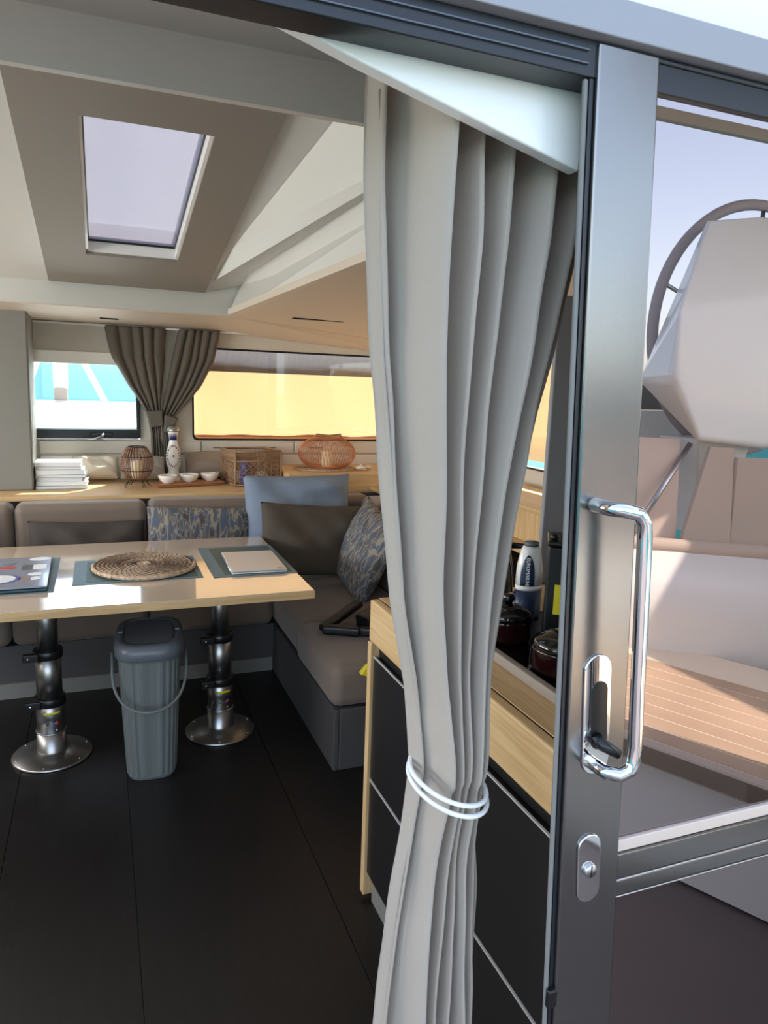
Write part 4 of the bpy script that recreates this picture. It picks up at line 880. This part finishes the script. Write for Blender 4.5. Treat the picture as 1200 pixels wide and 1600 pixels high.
# bench seat: planks run along d
bs = empty('cockpit_bench', (1.9, -0.1, 0), 'teak planked cockpit bench mirrored in the door glass', 'bench')
Bp = lambda o: part(o, bs)
A = Vector(mir(1.551, 1.719, bz)); Bq = Vector(mir(1.739, 1.341, bz)); d = (Bq - A).normalized(); nrm = Vector((d.y, -d.x, 0))
if nrm.x < 0: nrm = -nrm
for k in range(8):
    o0 = 0.055 + 0.088 * k; a0 = A + nrm * o0 - d * (0.95 + 0.03 * k); b0 = A + nrm * o0 + d * 1.0
    Bp(MB().prism([a0, b0, b0 + nrm * 0.081, a0 + nrm * 0.081], (0, 0, -0.012)).build('teak_plank', M_teak, bs, bevel=0.0015, seg=1))
lipa = A - d * 0.95; lipb = A + d * 1.0
Bp(MB().prism([lipa + Vector((0, 0, -0.0015)), lipb + Vector((0, 0, -0.0015)), lipb + nrm * 1.0 + Vector((0, 0, -0.0015)), lipa + d * 0.6 + nrm * 1.0 + Vector((0, 0, -0.0015))], (0, 0, -0.06)).build('seat_slab', M_caulk, bs))
Bp(MB().prism([lipa + Vector((0, 0, 0.002)), lipb + Vector((0, 0, 0.002)), lipb + nrm * 0.05 + Vector((0, 0, 0.002)), lipa + nrm * 0.05 + Vector((0, 0, 0.002))], (0, 0, -0.07)).build('front_lip', M_canvas, bs, bevel=0.006))
Bp(MB().prism([lipa + nrm * 0.06 + Vector((0, 0, -0.068)), lipb + nrm * 0.06 + Vector((0, 0, -0.068)), lipb + nrm * 1.0 + Vector((0, 0, -0.068)), lipa + d * 0.6 + nrm * 1.0 + Vector((0, 0, -0.068))], (0, 0, -0.376)).build('seat_box', M_white, bs))
# coaming wall behind the bench
cw = empty('cockpit_coaming', (2.3, -0.8, 0), 'white curved cockpit coaming mirrored in the door glass', 'coaming')
Cw = lambda o: part(o, cw)
line = [(1.2, 2.85), (1.8, 2.62), (2.27, 2.34), (2.62, 2.10), (2.95, 1.7), (3.1, 1.2)]
rows = [[mir(x + (0.02 if z > 0.6 else 0), yv + (0.03 if z > 0.6 else 0), z) for x, yv in line] for z in (0.0, 0.45, 0.6, 0.88)]
Cw(MB().grid(rows).build('coaming_wall', M_white, cw, True, solid=0.04))
Cw(MB().tube([mir(x + 0.03, yv + 0.04, 0.90) for x, yv in line], 0.035, 8).build('cap_rail', M_canvas, cw, True))
# side screen panel above coaming
ss = empty('side_screen', (2.55, -0.75, 0.93), 'beige canvas side screen mirrored in the door glass', 'screen')
Ss = lambda o: part(o, ss)
Ss(MB().prism([mir(2.40, 2.42, 0.87), mir(2.62, 2.34, 0.87), mir(2.62, 2.38, 1.33), mir(2.52, 2.42, 1.33)], (0.0, -0.02, 0)).build('canvas_panel', M_canvas, ss, bevel=0.003))
Ss(MB().prism([mir(1.7, 2.80, 0.87), mir(2.42, 2.46, 0.87), mir(2.42, 2.50, 1.36), mir(1.7, 2.84, 1.36)], (0.0, -0.02, 0)).build('canvas_panel', mat('canvas_pink', (222, 202, 186), 0.8), ss, bevel=0.003))
Ss(MB().prism([mir(2.622, 2.345, 0.87), mir(3.3, 2.0, 0.87), mir(3.3, 2.0, 1.29), mir(2.622, 2.36, 1.29)], (0.0, -0.02, 0)).build('canvas_panel', M_canvas, ss, bevel=0.003))
Ss(MB().prism([mir(1.6, 2.95, 1.25), mir(2.9, 2.86, 1.25), mir(2.9, 2.86, 1.47), mir(1.6, 2.95, 1.47)], (0.0, -0.02, 0)).build('top_board', M_white, ss))
Ss(MB().prism([mir(1.6, 2.96, 1.475), mir(2.9, 2.87, 1.475), mir(2.9, 2.87, 1.60), mir(1.6, 2.96, 1.60)], (0.0, -0.02, 0)).build('slatted_board', M_pillar, ss))
Ss(MB().tube([mir(2.18, 2.48, 0.93), mir(2.46, 2.48, 1.34)], 0.012, 8).build('strut', M_alu, ss, True))
# helm console and wheel
hc = empty('helm_console', (2.55, -0.95, 1.33), 'white faceted helm console pod mirrored in the door glass', 'console')
Hc = lambda o: part(o, hc)
def H(x, z, yv): return mir(x, yv, z)
front = [(2.255, 1.618), (2.422, 1.358), (2.814, 1.325), (3.20, 1.36), (3.10, 2.02), (2.518, 1.973), (2.232, 1.891)]
rear = [(2.246, 1.607), (2.60, 1.36), (3.05, 1.30), (3.45, 1.40), (3.40, 2.38), (2.86, 2.384), (2.535, 2.331)]
b = MB(); n = 7
vs = [H(x, z, 2.40) for x, z in front] + [H(x, z, 2.60) for x, z in rear] + [H(x + 0.12, lerp(z, 1.85, 0.2), 2.70) for x, z in rear]
fs = [tuple(range(n))] + [(i, (i + 1) % n, n + (i + 1) % n, n + i) for i in range(n)] + [(n + i, n + (i + 1) % n, 2 * n + (i + 1) % n, 2 * n + i) for i in range(n)] + [tuple(range(2 * n, 3 * n))]
Hc(b.add(vs, fs).build('console_pod', M_white, hc, bevel=0.03, seg=3))
Hc(MB().prism([H(2.52, 1.36, 2.5), H(2.85, 1.36, 2.5), H(2.8, 0.9, 2.55), H(2.62, 0.9, 2.55)], (0, -0.25, 0)).build('console_foot', M_white, hc, bevel=0.01))
sw = empty('steering_wheel', (2.62, -1.15, 1.84), 'grey rimmed steering wheel behind the helm console, mirrored in the glass', 'wheel')
cwx, cwz, rw = 3.016, 1.873, 0.594
part(MB().tube([mir(cwx + rw * math.cos(2 * PI * k / 64), 2.75, cwz + rw * math.sin(2 * PI * k / 64)) for k in range(64)], 0.026, 10, True).build('wheel_rim', mat('rim_grey', (170, 160, 160), 0.6), sw, True), sw)
for k in range(5):
    a = 2 * PI * k / 5 + 0.3
    part(MB().tube([mir(cwx, 2.77, cwz), mir(cwx + rw * math.cos(a), 2.75, cwz + rw * math.sin(a))], 0.010, 8).build('spoke', M_alu, sw, True), sw)
bt = MB().prism([(2.12, -1.45, 3.02), (4.8, -1.45, 3.02), (4.8, 2.3, 3.02), (3.35, 2.3, 3.02), (3.3, 0.62, 3.02), (2.1, 0.62, 3.02)], (0, 0, 0.04)).build('added_helm_awning', M_canvas, bevel=0.01); tag(bt, 'unseen beige awning added high over the helm to shade it', 'awning')  # awning added out of view, outline shaped to shade helm and coaming
# overhead bar and distant guard rail
MB().box(2.45, 4.75, -1.53, -1.49, 2.86, 2.915).build('front_bar', M_canvas, bt, bevel=0.006)
for x, y, zt2 in ((4.72, -1.51, 2.86), (4.72, -1.40, 3.02), (4.72, 2.2, 3.02)):
    MB().tube([(x, y, -0.004 if y < 0.69 else 0.925), (x, y, zt2)], 0.02, 8).build('awning_post', M_alu, bt, True)
